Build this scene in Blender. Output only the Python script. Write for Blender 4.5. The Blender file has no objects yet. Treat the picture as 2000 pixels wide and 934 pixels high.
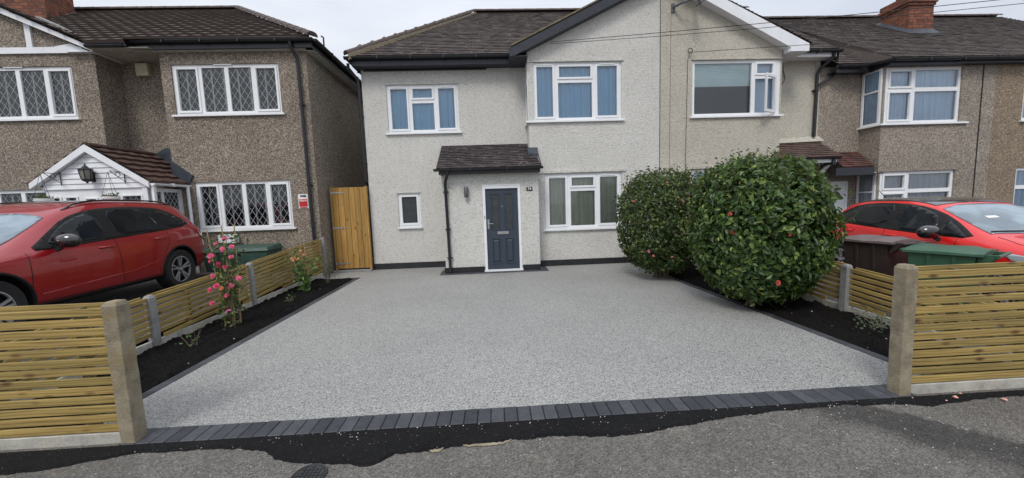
import bpy, bmesh, math, random
from mathutils import Vector, Matrix, noise
from mathutils.bvhtree import BVHTree

R = math.radians
S = bpy.context.scene
COL = S.collection
random.seed(7)

# ------------------------------------------------------------------ camera
CAM_H = 1.62
def cam_matrix(pitch=5.6, yaw=2.66, roll=-1.966):
    p, y, r = R(pitch), R(yaw), R(roll)
    fw = Vector((math.sin(y)*math.cos(p), math.cos(y)*math.cos(p), -math.sin(p)))
    r0 = Vector((math.cos(y), -math.sin(y), 0)); u0 = r0.cross(fw)
    rt = r0*math.cos(r) + u0*math.sin(r); up = u0*math.cos(r) - r0*math.sin(r)
    m = Matrix((rt, up, -fw)).transposed().to_4x4(); m.translation = (0, 0, CAM_H)
    return m
cd = bpy.data.cameras.new('camera'); cam = bpy.data.objects.new('camera', cd); COL.objects.link(cam)
cd.sensor_width = 36; cd.lens = 720/2000*36; cd.clip_start = .05; cd.clip_end = 2000
cam.matrix_world = cam_matrix(); S.camera = cam

# ------------------------------------------------------------------ light
SUN_EL, SUN_AZ = 52, 205          # degrees; azimuth clockwise from +Y (180 = behind the camera)
W = bpy.data.worlds.new('World'); S.world = W; W.use_nodes = True
nt = W.node_tree; nt.nodes.clear()
out = nt.nodes.new('ShaderNodeOutputWorld'); bg = nt.nodes.new('ShaderNodeBackground')
sky = nt.nodes.new('ShaderNodeTexSky'); sky.sky_type = 'NISHITA'; sky.sun_disc = False
sky.sun_elevation = R(SUN_EL); sky.sun_rotation = R(SUN_AZ)
tc = nt.nodes.new('ShaderNodeTexCoord'); mp = nt.nodes.new('ShaderNodeMapping'); mp.inputs['Scale'].default_value = (1, 1, 3.2)
nz = nt.nodes.new('ShaderNodeTexNoise'); nz.inputs['Scale'].default_value = 2.2; nz.inputs['Detail'].default_value = 6; nz.inputs['Roughness'].default_value = .5
rp = nt.nodes.new('ShaderNodeValToRGB'); rp.color_ramp.elements[0].position = .34; rp.color_ramp.elements[1].position = .68
rp.color_ramp.elements[0].color = (6.9, 7.4, 8.5, 1); rp.color_ramp.elements[1].color = (9.2, 9.5, 10.0, 1)
mx = nt.nodes.new('ShaderNodeMix'); mx.data_type = 'RGBA'; mx.inputs[0].default_value = .94
L = nt.links.new
# an overcast sky is brighter overhead than near the horizon
sz = nt.nodes.new('ShaderNodeSeparateXYZ'); L(tc.outputs['Generated'], sz.inputs[0])
gm = nt.nodes.new('ShaderNodeMapRange'); gm.inputs['From Min'].default_value = 0; gm.inputs['From Max'].default_value = 1; gm.inputs['To Min'].default_value = .62; gm.inputs['To Max'].default_value = 1.45; L(sz.outputs[2], gm.inputs['Value'])
L(tc.outputs['Generated'], mp.inputs[0]); L(mp.outputs[0], nz.inputs['Vector']); L(nz.outputs[0], rp.inputs[0])
mg = nt.nodes.new('ShaderNodeMix'); mg.data_type = 'RGBA'; mg.blend_type = 'MULTIPLY'; mg.inputs[0].default_value = 1; L(rp.outputs[0], mg.inputs[6]); L(gm.outputs[0], mg.inputs[7])
L(sky.outputs[0], mx.inputs[6]); L(mg.outputs[2], mx.inputs[7]); L(mx.outputs[2], bg.inputs[0]); L(bg.outputs[0], out.inputs[0])
bg.inputs[1].default_value = .095
sd = bpy.data.lights.new('sun', 'SUN'); sd.energy = 1.5; sd.angle = R(18); sd.color = (1, .95, .88)
so = bpy.data.objects.new('sun', sd); COL.objects.link(so)
a, e = R(SUN_AZ), R(SUN_EL)
so.rotation_euler = Vector((math.sin(a)*math.cos(e), math.cos(a)*math.cos(e), math.sin(e))).to_track_quat('Z', 'Y').to_euler()
S.view_settings.view_transform = 'Standard'; S.view_settings.look = 'None'; S.view_settings.gamma = 1
S.view_settings.use_curve_mapping = False; S.view_settings.exposure = 0.25
S.cycles.max_bounces = 6; S.cycles.transparent_max_bounces = 8

# ------------------------------------------------------------------ materials
def newmat(name):
    m = bpy.data.materials.new(name); m.use_nodes = True
    t = m.node_tree; b = t.nodes['Principled BSDF']
    return m, t, b
def N(t, typ, **kw):
    n = t.nodes.new(typ)
    for k, v in kw.items():
        if k in n.inputs: n.inputs[k].default_value = v
        else: setattr(n, k, v)
    return n
def coords(t, scale=(1, 1, 1), rnd=False):
    c = N(t, 'ShaderNodeTexCoord'); m = N(t, 'ShaderNodeMapping'); m.inputs['Scale'].default_value = scale
    t.links.new(c.outputs['Object'], m.inputs[0])
    if rnd:
        oi = N(t, 'ShaderNodeObjectInfo'); mu = N(t, 'ShaderNodeMath', operation='MULTIPLY'); mu.inputs[1].default_value = 37
        t.links.new(oi.outputs['Random'], mu.inputs[0]); t.links.new(mu.outputs[0], m.inputs['Location'])
    return m.outputs[0]
def ramp(t, fac, stops):
    r = N(t, 'ShaderNodeValToRGB'); cr = r.color_ramp
    while len(cr.elements) < len(stops): cr.elements.new(.5)
    for e, (p, c) in zip(cr.elements, stops):
        e.position = p; e.color = (*c, 1) if len(c) == 3 else c
    t.links.new(fac, r.inputs[0]); return r.outputs[0]
def g3(v): return (v, v, v)
def mixc(t, fac, a, b, mode='MIX'):
    m = N(t, 'ShaderNodeMix', data_type='RGBA', blend_type=mode)
    if isinstance(fac, (int, float)): m.inputs[0].default_value = fac
    else: t.links.new(fac, m.inputs[0])
    for i, x in ((6, a), (7, b)):
        if isinstance(x, tuple): m.inputs[i].default_value = (*x, 1)
        else: t.links.new(x, m.inputs[i])
    return m.outputs[2]
def bump(t, b, h, strength=.5, dist=.01):
    n = N(t, 'ShaderNodeBump', Strength=strength, Distance=dist)
    t.links.new(h, n.inputs['Height']); t.links.new(n.outputs[0], b.inputs['Normal'])
def noisetex(t, vec, scale, detail=4, rough=.55):
    n = N(t, 'ShaderNodeTexNoise', Scale=scale, Detail=detail, Roughness=rough); t.links.new(vec, n.inputs['Vector']); return n.outputs[0]
def voro(t, vec, scale, outp='Color', feature='F1', rnd=1):
    n = N(t, 'ShaderNodeTexVoronoi', Scale=scale, Randomness=rnd); n.feature = feature; t.links.new(vec, n.inputs['Vector']); return n.outputs[outp]
def sep(t, c):
    s = N(t, 'ShaderNodeSeparateColor'); t.links.new(c, s.inputs[0]); return s.outputs[0]

def plain(name, c, rough=.5, metal=0, coat=0, mottle=.12, scale=9, bumps=0, spec=.5):
    m, t, b = newmat(name); b.inputs['Specular IOR Level'].default_value = spec
    v = coords(t); n = noisetex(t, v, scale, 5)
    lo = tuple(x*(1-mottle) for x in c); hi = tuple(min(1, x*(1+mottle)) for x in c)
    t.links.new(ramp(t, n, [(.3, lo), (.7, hi)]), b.inputs['Base Color'])
    b.inputs['Roughness'].default_value = rough; b.inputs['Metallic'].default_value = metal; b.inputs['Coat Weight'].default_value = coat
    if bumps: bump(t, b, noisetex(t, v, 60, 4), bumps, .004)
    return m

def m_pebble(name, stops, scale=62, patch=((.82,)*3, (1.1,)*3)):
    m, t, b = newmat(name); v = coords(t)
    c = voro(t, v, scale); f = sep(t, c)
    col = ramp(t, f, stops)
    big = noisetex(t, v, .9, 5, .6)
    col = mixc(t, 1.0, col, ramp(t, big, [(.3, patch[0]), (.7, patch[1])]), 'MULTIPLY')
    med = noisetex(t, v, 24, 3)
    col = mixc(t, 1.0, col, ramp(t, med, [(.3, g3(.7)), (.7, g3(1.25))]), 'MULTIPLY')
    t.links.new(col, b.inputs['Base Color']); b.inputs['Roughness'].default_value = .85
    bump(t, b, voro(t, v, scale, 'Distance'), .9, .012)
    return m
def m_render(name, base, stain, pit):
    m, t, b = newmat(name); v = coords(t)
    big = noisetex(t, v, .55, 6, .62)
    col = ramp(t, big, [(.32, stain), (.6, base)])
    d = noisetex(t, v, 30, 3, .5); d2 = noisetex(t, v, 11, 4, .6)
    vw = coords(t, (20, 20, 31)); wn = N(t, 'ShaderNodeTexNoise', Scale=1.0, Detail=4, Roughness=.6, Distortion=.9); t.links.new(vw, wn.inputs['Vector'])
    col = mixc(t, 1.0, col, ramp(t, wn.outputs[0], [(.36, pit), (.47, g3(.97)), (.62, g3(1.03))]), 'MULTIPLY')
    col = mixc(t, 1.0, col, ramp(t, d2, [(.3, g3(.965)), (.6, g3(1.01))]), 'MULTIPLY')
    sc = coords(t, (5.5, 5.5, .35)); sk = noisetex(t, sc, 1.6, 5, .7)
    col = mixc(t, ramp(t, sk, [(.52, g3(0)), (.75, g3(.30))]), col, mixc(t, 1.0, col, (.80, .78, .72), 'MULTIPLY'))
    t.links.new(col, b.inputs['Base Color']); b.inputs['Roughness'].default_value = .8
    mixh = N(t, 'ShaderNodeMath', operation='ADD'); t.links.new(wn.outputs[0], mixh.inputs[0]); t.links.new(noisetex(t, v, 90, 2), mixh.inputs[1])
    bump(t, b, mixh.outputs[0], .85, .035)
    return m
def m_tile(name, c0, c1, fleck=(.35, .34, .31), fl=.62, moss=None):
    m, t, b = newmat(name); v = coords(t)
    at = N(t, 'ShaderNodeAttribute'); at.attribute_name = 'Col'
    f = sep(t, at.outputs['Color'])
    col = ramp(t, f, [(0, c0), (1, c1)])
    n = noisetex(t, v, 5, 8, .72); n2 = noisetex(t, v, 26, 4, .7)
    a = N(t, 'ShaderNodeMath', operation='MULTIPLY'); t.links.new(n, a.inputs[0]); t.links.new(n2, a.inputs[1])
    col = mixc(t, ramp(t, a.outputs[0], [(fl*fl-.03, g3(0)), (fl*fl+.05, g3(.8))]), col, fleck)
    if moss:
        mo = noisetex(t, v, 1.7, 6, .7); z = N(t, 'ShaderNodeSeparateXYZ'); cc = N(t, 'ShaderNodeTexCoord'); t.links.new(cc.outputs['Object'], z.inputs[0])
        mr = N(t, 'ShaderNodeMapRange'); mr.inputs['From Min'].default_value = moss[0]; mr.inputs['From Max'].default_value = moss[1]; t.links.new(z.outputs['Z'], mr.inputs['Value'])
        mm = N(t, 'ShaderNodeMath', operation='MULTIPLY'); t.links.new(mr.outputs[0], mm.inputs[0]); t.links.new(mo, mm.inputs[1])
        col = mixc(t, ramp(t, mm.outputs[0], [(.42, g3(0)), (.6, g3(.8))]), col, (.17, .13, .05))
    t.links.new(col, b.inputs['Base Color']); b.inputs['Roughness'].default_value = .78
    bump(t, b, noisetex(t, v, 40, 4), .5, .006)
    return m
def m_wood(name, axis, c0, c1, c2, rough=.7):
    m, t, b = newmat(name)
    sc = [14, 14, 14]; sc[axis] = 1.2
    v = coords(t, tuple(sc)); at = N(t, 'ShaderNodeAttribute'); at.attribute_name = 'Col'
    off = N(t, 'ShaderNodeVectorMath', operation='MULTIPLY_ADD'); off.inputs[1].default_value = (31, 17, 23)
    t.links.new(at.outputs['Color'], off.inputs[0]); t.links.new(v, off.inputs[2])
    n = noisetex(t, off.outputs[0], 1.1, 6, .65)
    w = N(t, 'ShaderNodeTexWave', Scale=.9, Distortion=9, Detail=3); w.bands_direction = 'Z' if axis != 2 else 'X'; t.links.new(off.outputs[0], w.inputs['Vector'])
    col = ramp(t, n, [(.28, c0), (.52, c1), (.75, c2)])
    col = mixc(t, .35, col, ramp(t, w.outputs[0], [(0, c0), (.6, c2)]))
    sk = [9, 9, 9]; sk[axis] = 3.4
    vk = coords(t, tuple(sk)); o2 = N(t, 'ShaderNodeVectorMath', operation='MULTIPLY_ADD'); o2.inputs[1].default_value = (11, 27, 13)
    t.links.new(at.outputs['Color'], o2.inputs[0]); t.links.new(vk, o2.inputs[2])
    k = voro(t, o2.outputs[0], 1.0, 'Distance')
    col = mixc(t, ramp(t, k, [(.06, g3(.95)), (.2, g3(0))]), col, (.09, .035, .012))
    vv = ramp(t, sep(t, at.outputs['Color']), [(0, (.82, .84, .80)), (1, (1.14, 1.10, 1.04))])
    col = mixc(t, 1.0, col, vv, 'MULTIPLY')
    t.links.new(col, b.inputs['Base Color']); b.inputs['Roughness'].default_value = rough
    bump(t, b, n, .35, .004)
    return m
def m_concrete(name, c0, c1, rust=True):
    m, t, b = newmat(name); v = coords(t, rnd=True)
    col = ramp(t, noisetex(t, v, 7, 8, .7), [(.3, c0), (.65, c1)])
    pit = ramp(t, voro(t, v, 95, 'Distance'), [(.10, g3(.45)), (.3, g3(1))])
    pm = ramp(t, noisetex(t, v, 22, 3), [(.45, g3(0)), (.6, g3(1))])
    col = mixc(t, pm, col, mixc(t, 1.0, col, pit, 'MULTIPLY'))
    if rust: col = mixc(t, ramp(t, noisetex(t, v, 4.3, 6, .75), [(.55, g3(0)), (.70, g3(.75))]), col, (.25, .185, .085))
    t.links.new(col, b.inputs['Base Color']); b.inputs['Roughness'].default_value = .9
    bump(t, b, noisetex(t, v, 70, 5), .8, .006)
    return m
def m_glass(name, tint=(1, 1, 1), refl=.1, gl=(1, 1, 1)):
    m, t, b = newmat(name); t.nodes.remove(b)
    o = t.nodes['Material Output']; tr = N(t, 'ShaderNodeBsdfTransparent'); tr.inputs[0].default_value = (*tint, 1)
    gs = N(t, 'ShaderNodeBsdfGlossy', Roughness=.02); gs.inputs[0].default_value = (*gl, 1)
    v = coords(t); bp = N(t, 'ShaderNodeBump', Strength=.06, Distance=.02); t.links.new(noisetex(t, v, 1.6, 2), bp.inputs['Height']); t.links.new(bp.outputs[0], gs.inputs['Normal'])
    fr = N(t, 'ShaderNodeFresnel', IOR=1.5); ad = N(t, 'ShaderNodeMath', operation='ADD', use_clamp=True); ad.inputs[1].default_value = refl
    t.links.new(fr.outputs[0], ad.inputs[0]); ms = N(t, 'ShaderNodeMixShader')
    t.links.new(ad.outputs[0], ms.inputs[0]); t.links.new(tr.outputs[0], ms.inputs[1]); t.links.new(gs.outputs[0], ms.inputs[2]); t.links.new(ms.outputs[0], o.inputs[0])
    return m
def m_leaf(name, c0, c1, c2, rough=.38, spec=.5):
    m, t, b = newmat(name); at = N(t, 'ShaderNodeAttribute'); at.attribute_name = 'Col'
    t.links.new(ramp(t, sep(t, at.outputs['Color']), [(0, c0), (.55, c1), (.95, c2)]), b.inputs['Base Color'])
    b.inputs['Roughness'].default_value = rough; b.inputs['Specular IOR Level'].default_value = spec
    tl = N(t, 'ShaderNodeBsdfTranslucent'); tl.inputs[0].default_value = (*[x*1.5 for x in c2], 1); ms = N(t, 'ShaderNodeMixShader'); ms.inputs[0].default_value = .14
    o = t.nodes['Material Output']; t.links.new(b.outputs[0], ms.inputs[1]); t.links.new(tl.outputs[0], ms.inputs[2]); t.links.new(ms.outputs[0], o.inputs[0])
    return m
def m_resin():
    m, t, b = newmat('resin_bound_gravel'); v = coords(t)
    f = sep(t, voro(t, v, 135)); f2 = sep(t, voro(t, v, 230))
    a = N(t, 'ShaderNodeMath', operation='MULTIPLY_ADD'); a.inputs[1].default_value = .62; t.links.new(f, a.inputs[0])
    h2 = N(t, 'ShaderNodeMath', operation='MULTIPLY'); h2.inputs[1].default_value = .38; t.links.new(f2, h2.inputs[0]); t.links.new(h2.outputs[0], a.inputs[2])
    col = ramp(t, a.outputs[0], [(.08, (.07, .072, .072)), (.28, (.165, .168, .165)), (.46, (.27, .269, .26)), (.72, (.425, .422, .405))])
    gr = noisetex(t, v, 55, 3, .7)
    col = mixc(t, 1.0, col, ramp(t, gr, [(.3, g3(.92)), (.7, g3(1.07))]), 'MULTIPLY')
    big = noisetex(t, v, .5, 4)
    col = mixc(t, 1.0, col, ramp(t, big, [(.3, g3(.90)), (.5, g3(1.0)), (.7, g3(1.07))]), 'MULTIPLY')
    t.links.new(col, b.inputs['Base Color']); b.inputs['Roughness'].default_value = .55
    bump(t, b, voro(t, v, 135, 'Distance'), .7, .005)
    return m
def m_asphalt(name, stops, white=.985, scale=70, rough=.85, damp=False, bumpd=.012):
    m, t, b = newmat(name); v = coords(t)
    n = noisetex(t, v, 3, 8, .68)
    col = ramp(t, n, stops)
    st = sep(t, voro(t, v, scale))
    col = mixc(t, 1.0, col, ramp(t, st, [(0, g3(.6)), (.5, g3(.97)), (1, g3(1.4))]), 'MULTIPLY')
    col = mixc(t, ramp(t, sep(t, voro(t, v, scale*1.9)), [(white, g3(0)), (white+.004, g3(.7))]), col, (.40, .38, .34))
    col = mixc(t, 1.0, col, ramp(t, noisetex(t, v, 30, 5, .75), [(.3, g3(.72)), (.7, g3(1.28))]), 'MULTIPLY')
    if damp:
        col = mixc(t, ramp(t, noisetex(t, v, 1.3, 7, .72), [(.56, g3(0)), (.68, g3(.55))]), col, mixc(t, 1.0, col, (1.45, 1.42, 1.34), 'MULTIPLY'))
        x = N(t, 'ShaderNodeSeparateXYZ'); t.links.new(v, x.inputs[0])
        # a damp streak running across the pavement to the right of the drive
        l = N(t, 'ShaderNodeMath', operation='MULTIPLY_ADD'); l.inputs[1].default_value = .95; l.inputs[2].default_value = 0
        t.links.new(x.outputs['Y'], l.inputs[0])
        sx = N(t, 'ShaderNodeMath', operation='ADD'); t.links.new(x.outputs['X'], sx.inputs[0]); t.links.new(l.outputs[0], sx.inputs[1])
        # s = x + .95*y ; streak between 4.75 and 5.15
        wv = N(t, 'ShaderNodeMath', operation='MULTIPLY_ADD'); wv.inputs[1].default_value = .5; t.links.new(noisetex(t, v, 5, 6, .7), wv.inputs[0]); t.links.new(sx.outputs[0], wv.inputs[2])
        mr = N(t, 'ShaderNodeMapRange'); mr.inputs['From Min'].default_value = 4.0; mr.inputs['From Max'].default_value = 6.6; t.links.new(wv.outputs[0], mr.inputs['Value'])
        fac = ramp(t, mr.outputs[0], [(.30, g3(0)), (.42, g3(1)), (.565, g3(1)), (.58, g3(0))])
        col = mixc(t, fac, col, mixc(t, 1.0, col, (.42, .42, .44), 'MULTIPLY'))
    t.links.new(col, b.inputs['Base Color']); b.inputs['Roughness'].default_value = rough
    bump(t, b, voro(t, v, scale, 'Distance'), .9, bumpd); b.inputs['Specular IOR Level'].default_value = .2 if 'fresh' in name else .4
    return m
def m_brick(name):
    m, t, b = newmat(name); v0 = coords(t)
    s = N(t, 'ShaderNodeSeparateXYZ'); t.links.new(v0, s.inputs[0])
    ad = N(t, 'ShaderNodeMath', operation='ADD'); t.links.new(s.outputs[0], ad.inputs[0]); t.links.new(s.outputs[1], ad.inputs[1])
    cb = N(t, 'ShaderNodeCombineXYZ'); t.links.new(ad.outputs[0], cb.inputs[0]); t.links.new(s.outputs[2], cb.inputs[1])
    k = N(t, 'ShaderNodeTexBrick', Scale=1); k.inputs['Brick Width'].default_value = .225; k.inputs['Row Height'].default_value = .08; k.inputs['Mortar Size'].default_value = .009
    k.inputs['Color1'].default_value = (.25, .085, .045, 1); k.inputs['Color2'].default_value = (.13, .045, .028, 1); k.inputs['Mortar'].default_value = (.07, .05, .04, 1)
    t.links.new(cb.outputs[0], k.inputs[0])
    col = mixc(t, 1.0, k.outputs[0], ramp(t, noisetex(t, v0, 9, 5), [(.3, g3(.6)), (.7, g3(1.3))]), 'MULTIPLY')
    t.links.new(col, b.inputs['Base Color']); b.inputs['Roughness'].default_value = .9
    bump(t, b, k.outputs[1], -.6, .01); return m
def m_attr(name, lo, hi, rough=.6, bumps=.4, sc=30, ext=None):
    m, t, b = newmat(name); v = coords(t); at = N(t, 'ShaderNodeAttribute'); at.attribute_name = 'Col'
    col = ramp(t, sep(t, at.outputs['Color']), [(0, lo), (1, hi)])
    col = mixc(t, 1.0, col, ramp(t, noisetex(t, v, 14, 6, .7), [(.3, g3(.72)), (.7, g3(1.28))]), 'MULTIPLY')
    if ext: col = mixc(t, ramp(t, noisetex(t, v, 6, 7, .75), [(.6, g3(0)), (.75, g3(.6))]), col, ext)
    t.links.new(col, b.inputs['Base Color']); b.inputs['Roughness'].default_value = rough
    bump(t, b, noisetex(t, v, sc*3, 4), bumps, .004); return m

M = {}
M['render_white'] = m_render('white_roughcast', (.80, .79, .75), (.73, .72, .68), (.76, .755, .74))
M['render_cream'] = m_render('cream_roughcast', (.69, .655, .565), (.60, .565, .48), (.70, .69, .67))
M['pebble_brown'] = m_pebble('brown_pebbledash', [(0, (.075, .06, .046)), (.3, (.165, .134, .104)), (.62, (.285, .238, .188)), (.92, (.52, .45, .37))], 82)
M['pebble_grey'] = m_pebble('grey_pebbledash', [(0, (.13, .117, .10)), (.35, (.27, .228, .184)), (.7, (.385, .33, .272)), (.95, (.53, .47, .40))], 74)
M['pebble_tan'] = m_pebble('tan_pebbledash', [(0, (.12, .09, .06)), (.35, (.23, .175, .12)), (.7, (.33, .255, .18)), (.95, (.45, .37, .28))], 74)
M['tile_brown'] = m_tile('brown_plain_tile', (.030, .023, .022), (.105, .080, .070), fl=.60)
M['tile_mossy'] = m_tile('weathered_roman_tile', (.060, .045, .040), (.125, .098, .086), fl=.64, moss=(7.0, 8.1))
M['tile_red'] = m_tile('red_clay_tile', (.045, .026, .022), (.13, .045, .036), fl=.66)
M['tile_dull'] = m_tile('brown_clay_tile', (.05, .034, .030), (.125, .072, .058), fl=.66)
M['ridge'] = plain('ridge_tile', (.075, .055, .05), .8, mottle=.4, scale=14, bumps=.5)
M['mortar'] = plain('ridge_mortar', (.21, .175, .12), .9, mottle=.3, scale=20)
M['upvc'] = plain('white_upvc', (.80, .82, .84), .28, mottle=.03)
M['fascia_white'] = plain('white_fascia', (.78, .80, .83), .35, mottle=.06, scale=4)
M['black_plastic'] = plain('black_plastic', (.018, .019, .022), .35, mottle=.3)
M['navy'] = plain('black_painted_timber', (.022, .024, .034), .4, mottle=.25)
M['plinth'] = plain('black_plinth_paint', (.014, .015, .018), .55, mottle=.5, scale=5, bumps=.6)
M['door'] = plain('dark_blue_door', (.036, .050, .072), .38, mottle=.08)
M['steel'] = plain('brushed_steel', (.55, .55, .55), .3, 1)
M['galv'] = plain('galvanised_steel', (.42, .44, .46), .45, .7, mottle=.2)
M['grey_metal'] = plain('grey_metal', (.14, .145, .155), .4, .5)
M['interior'] = plain('dim_room', (.030, .042, .066), .9)
M['glass_up'] = m_glass('upper_window_glass', refl=.07)
M['glass_low'] = m_glass('lower_window_glass', refl=.05)
M['glass_lead'] = m_glass('leaded_window_glass', refl=.04)
M['curtain_sky_tint'] = plain('sky_tinted_net', (.30, .60, .84), .9, mottle=.05, scale=3)  # blue of the sky reflected in upper panes, put into the net colour
M['curtain_green'] = plain('grey_green_net', (.50, .55, .47), .9, mottle=.08, scale=3)
M['curtain_grey'] = plain('grey_net', (.52, .57, .64), .9, mottle=.08, scale=3)
M['curtain_pale'] = plain('pale_grey_blue_net', (.50, .68, .86), .9, mottle=.08, scale=3)
M['blind'] = plain('blind_slat', (.055, .06, .075), .6, mottle=.15)
M['tape'] = plain('blind_tape', (.60, .68, .62), .8, mottle=.08)
M['roller'] = plain('roller_blind', (.66, .84, .86), .8, mottle=.05, scale=2)
M['frosted'] = plain('frosted_dark_glass', (.045, .05, .055), .22, mottle=.2)
M['lead'] = plain('window_leading', (.50, .54, .56), .5, 0)
M['flashing'] = plain('lead_flashing', (.045, .055, .07), .45, .3, mottle=.4, scale=6)
M['resin'] = m_resin()
M['block'] = m_attr('charcoal_block', (.026, .029, .036), (.058, .062, .072), .62, ext=(.016, .017, .02))
M['asphalt_old'] = m_asphalt('old_asphalt', [(.3, (.125, .117, .106)), (.5, (.155, .146, .133)), (.7, (.185, .174, .157))], damp=True, scale=120, white=.985)
M['asphalt_new'] = m_asphalt('fresh_tarmac', [(.3, (.006, .006, .007)), (.7, (.012, .012, .013))], white=.997, scale=120, rough=.85)
M['concrete_old'] = m_concrete('worn_concrete_edge', (.14, .118, .08), (.31, .268, .19))
M['concrete_post'] = m_concrete('concrete_post_cast', (.22, .21, .185), (.38, .36, .31))
M['concrete_grey'] = m_concrete('concrete_grey_cast', (.16, .165, .165), (.31, .31, .305), rust=False)
M['concrete_board'] = m_concrete('concrete_gravel_board', (.30, .30, .27), (.50, .48, .42))
wc = ((.13, .086, .024), (.285, .200, .060), (.45, .335, .12))
M['wood_x'] = m_wood('treated_slat_front', 0, *wc)
M['wood_y'] = m_wood('treated_slat_side', 1, *wc)
M['wood_gate'] = m_wood('treated_gate_board', 2, (.17, .080, .018), (.40, .225, .055), (.53, .325, .10))
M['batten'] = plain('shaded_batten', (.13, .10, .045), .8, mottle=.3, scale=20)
M['soil'] = plain('black_mulch', (.0075, .0068, .0065), .95, mottle=.8, scale=60, bumps=1, spec=.1)
M['paving'] = m_asphalt('neighbour_paving', [(.3, (.045, .045, .045)), (.7, (.085, .085, .08))], scale=60)
M['grit'] = plain('pale_grit', (.55, .52, .47), .8, mottle=.3)
M['petal_fallen'] = plain('fallen_petal', (.70, .36, .28), .7)
M['brown_lid'] = plain('faded_brown_lid', (.135, .105, .105), .5, mottle=.25, scale=5)
M['brick'] = m_brick('chimney_brick')
M['leaf'] = m_leaf('camellia_leaf', (.012, .034, .008), (.042, .092, .018), (.24, .31, .07), .42, .45)
M['leaf_dark'] = m_leaf('dark_camellia_leaf', (.010, .026, .007), (.036, .072, .014), (.20, .24, .06), .46, .4)
M['leaf_lime'] = m_leaf('young_leaf', (.02, .06, .012), (.05, .12, .02), (.16, .26, .05), .4, .4)
M['leaf_grey'] = m_leaf('silvery_leaf', (.05, .07, .045), (.10, .13, .08), (.2, .23, .15), .6, .3)
M['bark'] = plain('shrub_bark', (.13, .10, .075), .9, mottle=.4, scale=30)
M['cane'] = plain('bamboo_cane', (.36, .27, .13), .6, mottle=.25, scale=30)
M['pink'] = plain('pink_petal', (.78, .13, .26), .6, mottle=.25, scale=30)
M['pink2'] = plain('deep_pink_petal', (.66, .05, .15), .6, mottle=.25, scale=30)
M['pinkpale'] = plain('pale_pink_petal', (.75, .20, .42), .6, mottle=.2, scale=30)
M['orange'] = plain('orange_petal', (.75, .30, .13), .6, mottle=.3, scale=40)
M['redflower'] = plain('red_petal', (.55, .09, .07), .6, mottle=.2, scale=30)
M['salmon'] = plain('salmon_petal', (.70, .20, .18), .6, mottle=.2, scale=30)
M['white'] = plain('white_paint', (.80, .80, .80), .5, mottle=.04)
M['red_sign'] = plain('red_sign', (.50, .02, .03), .5)
M['cream_box'] = plain('cream_alarm_box', (.55, .50, .36), .5, mottle=.1)
M['green_plastic'] = plain('green_plastic', (.035, .075, .06), .5, mottle=.2)
M['green_bin'] = plain('green_bin_plastic', (.028, .088, .048), .45, mottle=.15)
M['brown_bin'] = plain('brown_bin_plastic', (.040, .029, .027), .5, mottle=.2)
M['paint_dark_red'] = plain('metallic_dark_red_paint', (.33, .009, .013), .24, .2, .8, mottle=.02)
M['paint_red'] = plain('bright_red_paint', (.70, .014, .012), .3, 0, .6, mottle=.02)
M['paint_black'] = plain('gloss_black_paint', (.012, .012, .014), .15, 0, 1, mottle=.1)
def m_carglass(name, c, rough=.03, spec=.2):
    m, t, b = newmat(name); v = coords(t); n = noisetex(t, v, 2.4, 3)
    t.links.new(ramp(t, n, [(.4, c), (.6, tuple(x*1.8 for x in c))]), b.inputs['Base Color'])
    b.inputs['Roughness'].default_value = rough; b.inputs['Specular IOR Level'].default_value = spec; return m
M['car_glass'] = m_carglass('dark_car_glass', (.010, .012, .014))
M['windscreen'] = m_carglass('windscreen_glass', (.13, .17, .20), .06, .8)
M['tyre'] = plain('tyre_rubber', (.018, .018, .019), .8, mottle=.2, scale=20)
M['trim'] = plain('dark_car_trim', (.014, .014, .015), .65, spec=.25)
M['rim'] = plain('alloy_rim', (.50, .51, .53), .3, .6)
M['rim_dark'] = plain('dark_alloy', (.03, .03, .033), .3, .6)
M['tail_red'] = plain('tail_lamp_plastic', (.32, .008, .012), .15, 0, 1)
M['lamp_clear'] = plain('headlamp_plastic', (.30, .33, .36), .1, 0, 1)
M['lantern_glass'] = plain('lantern_glass', (.22, .22, .20), .2)
M['cable'] = plain('black_cable', (.02, .02, .022), .6)
M['moss'] = plain('mossy_verge', (.16, .13, .085), .95, mottle=.4, scale=18, bumps=.6)
M['iron'] = plain('cast_iron', (.045, .047, .05), .55, .5, mottle=.3)
M['log'] = plain('old_board', (.12, .10, .085), .9, mottle=.3)

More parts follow.
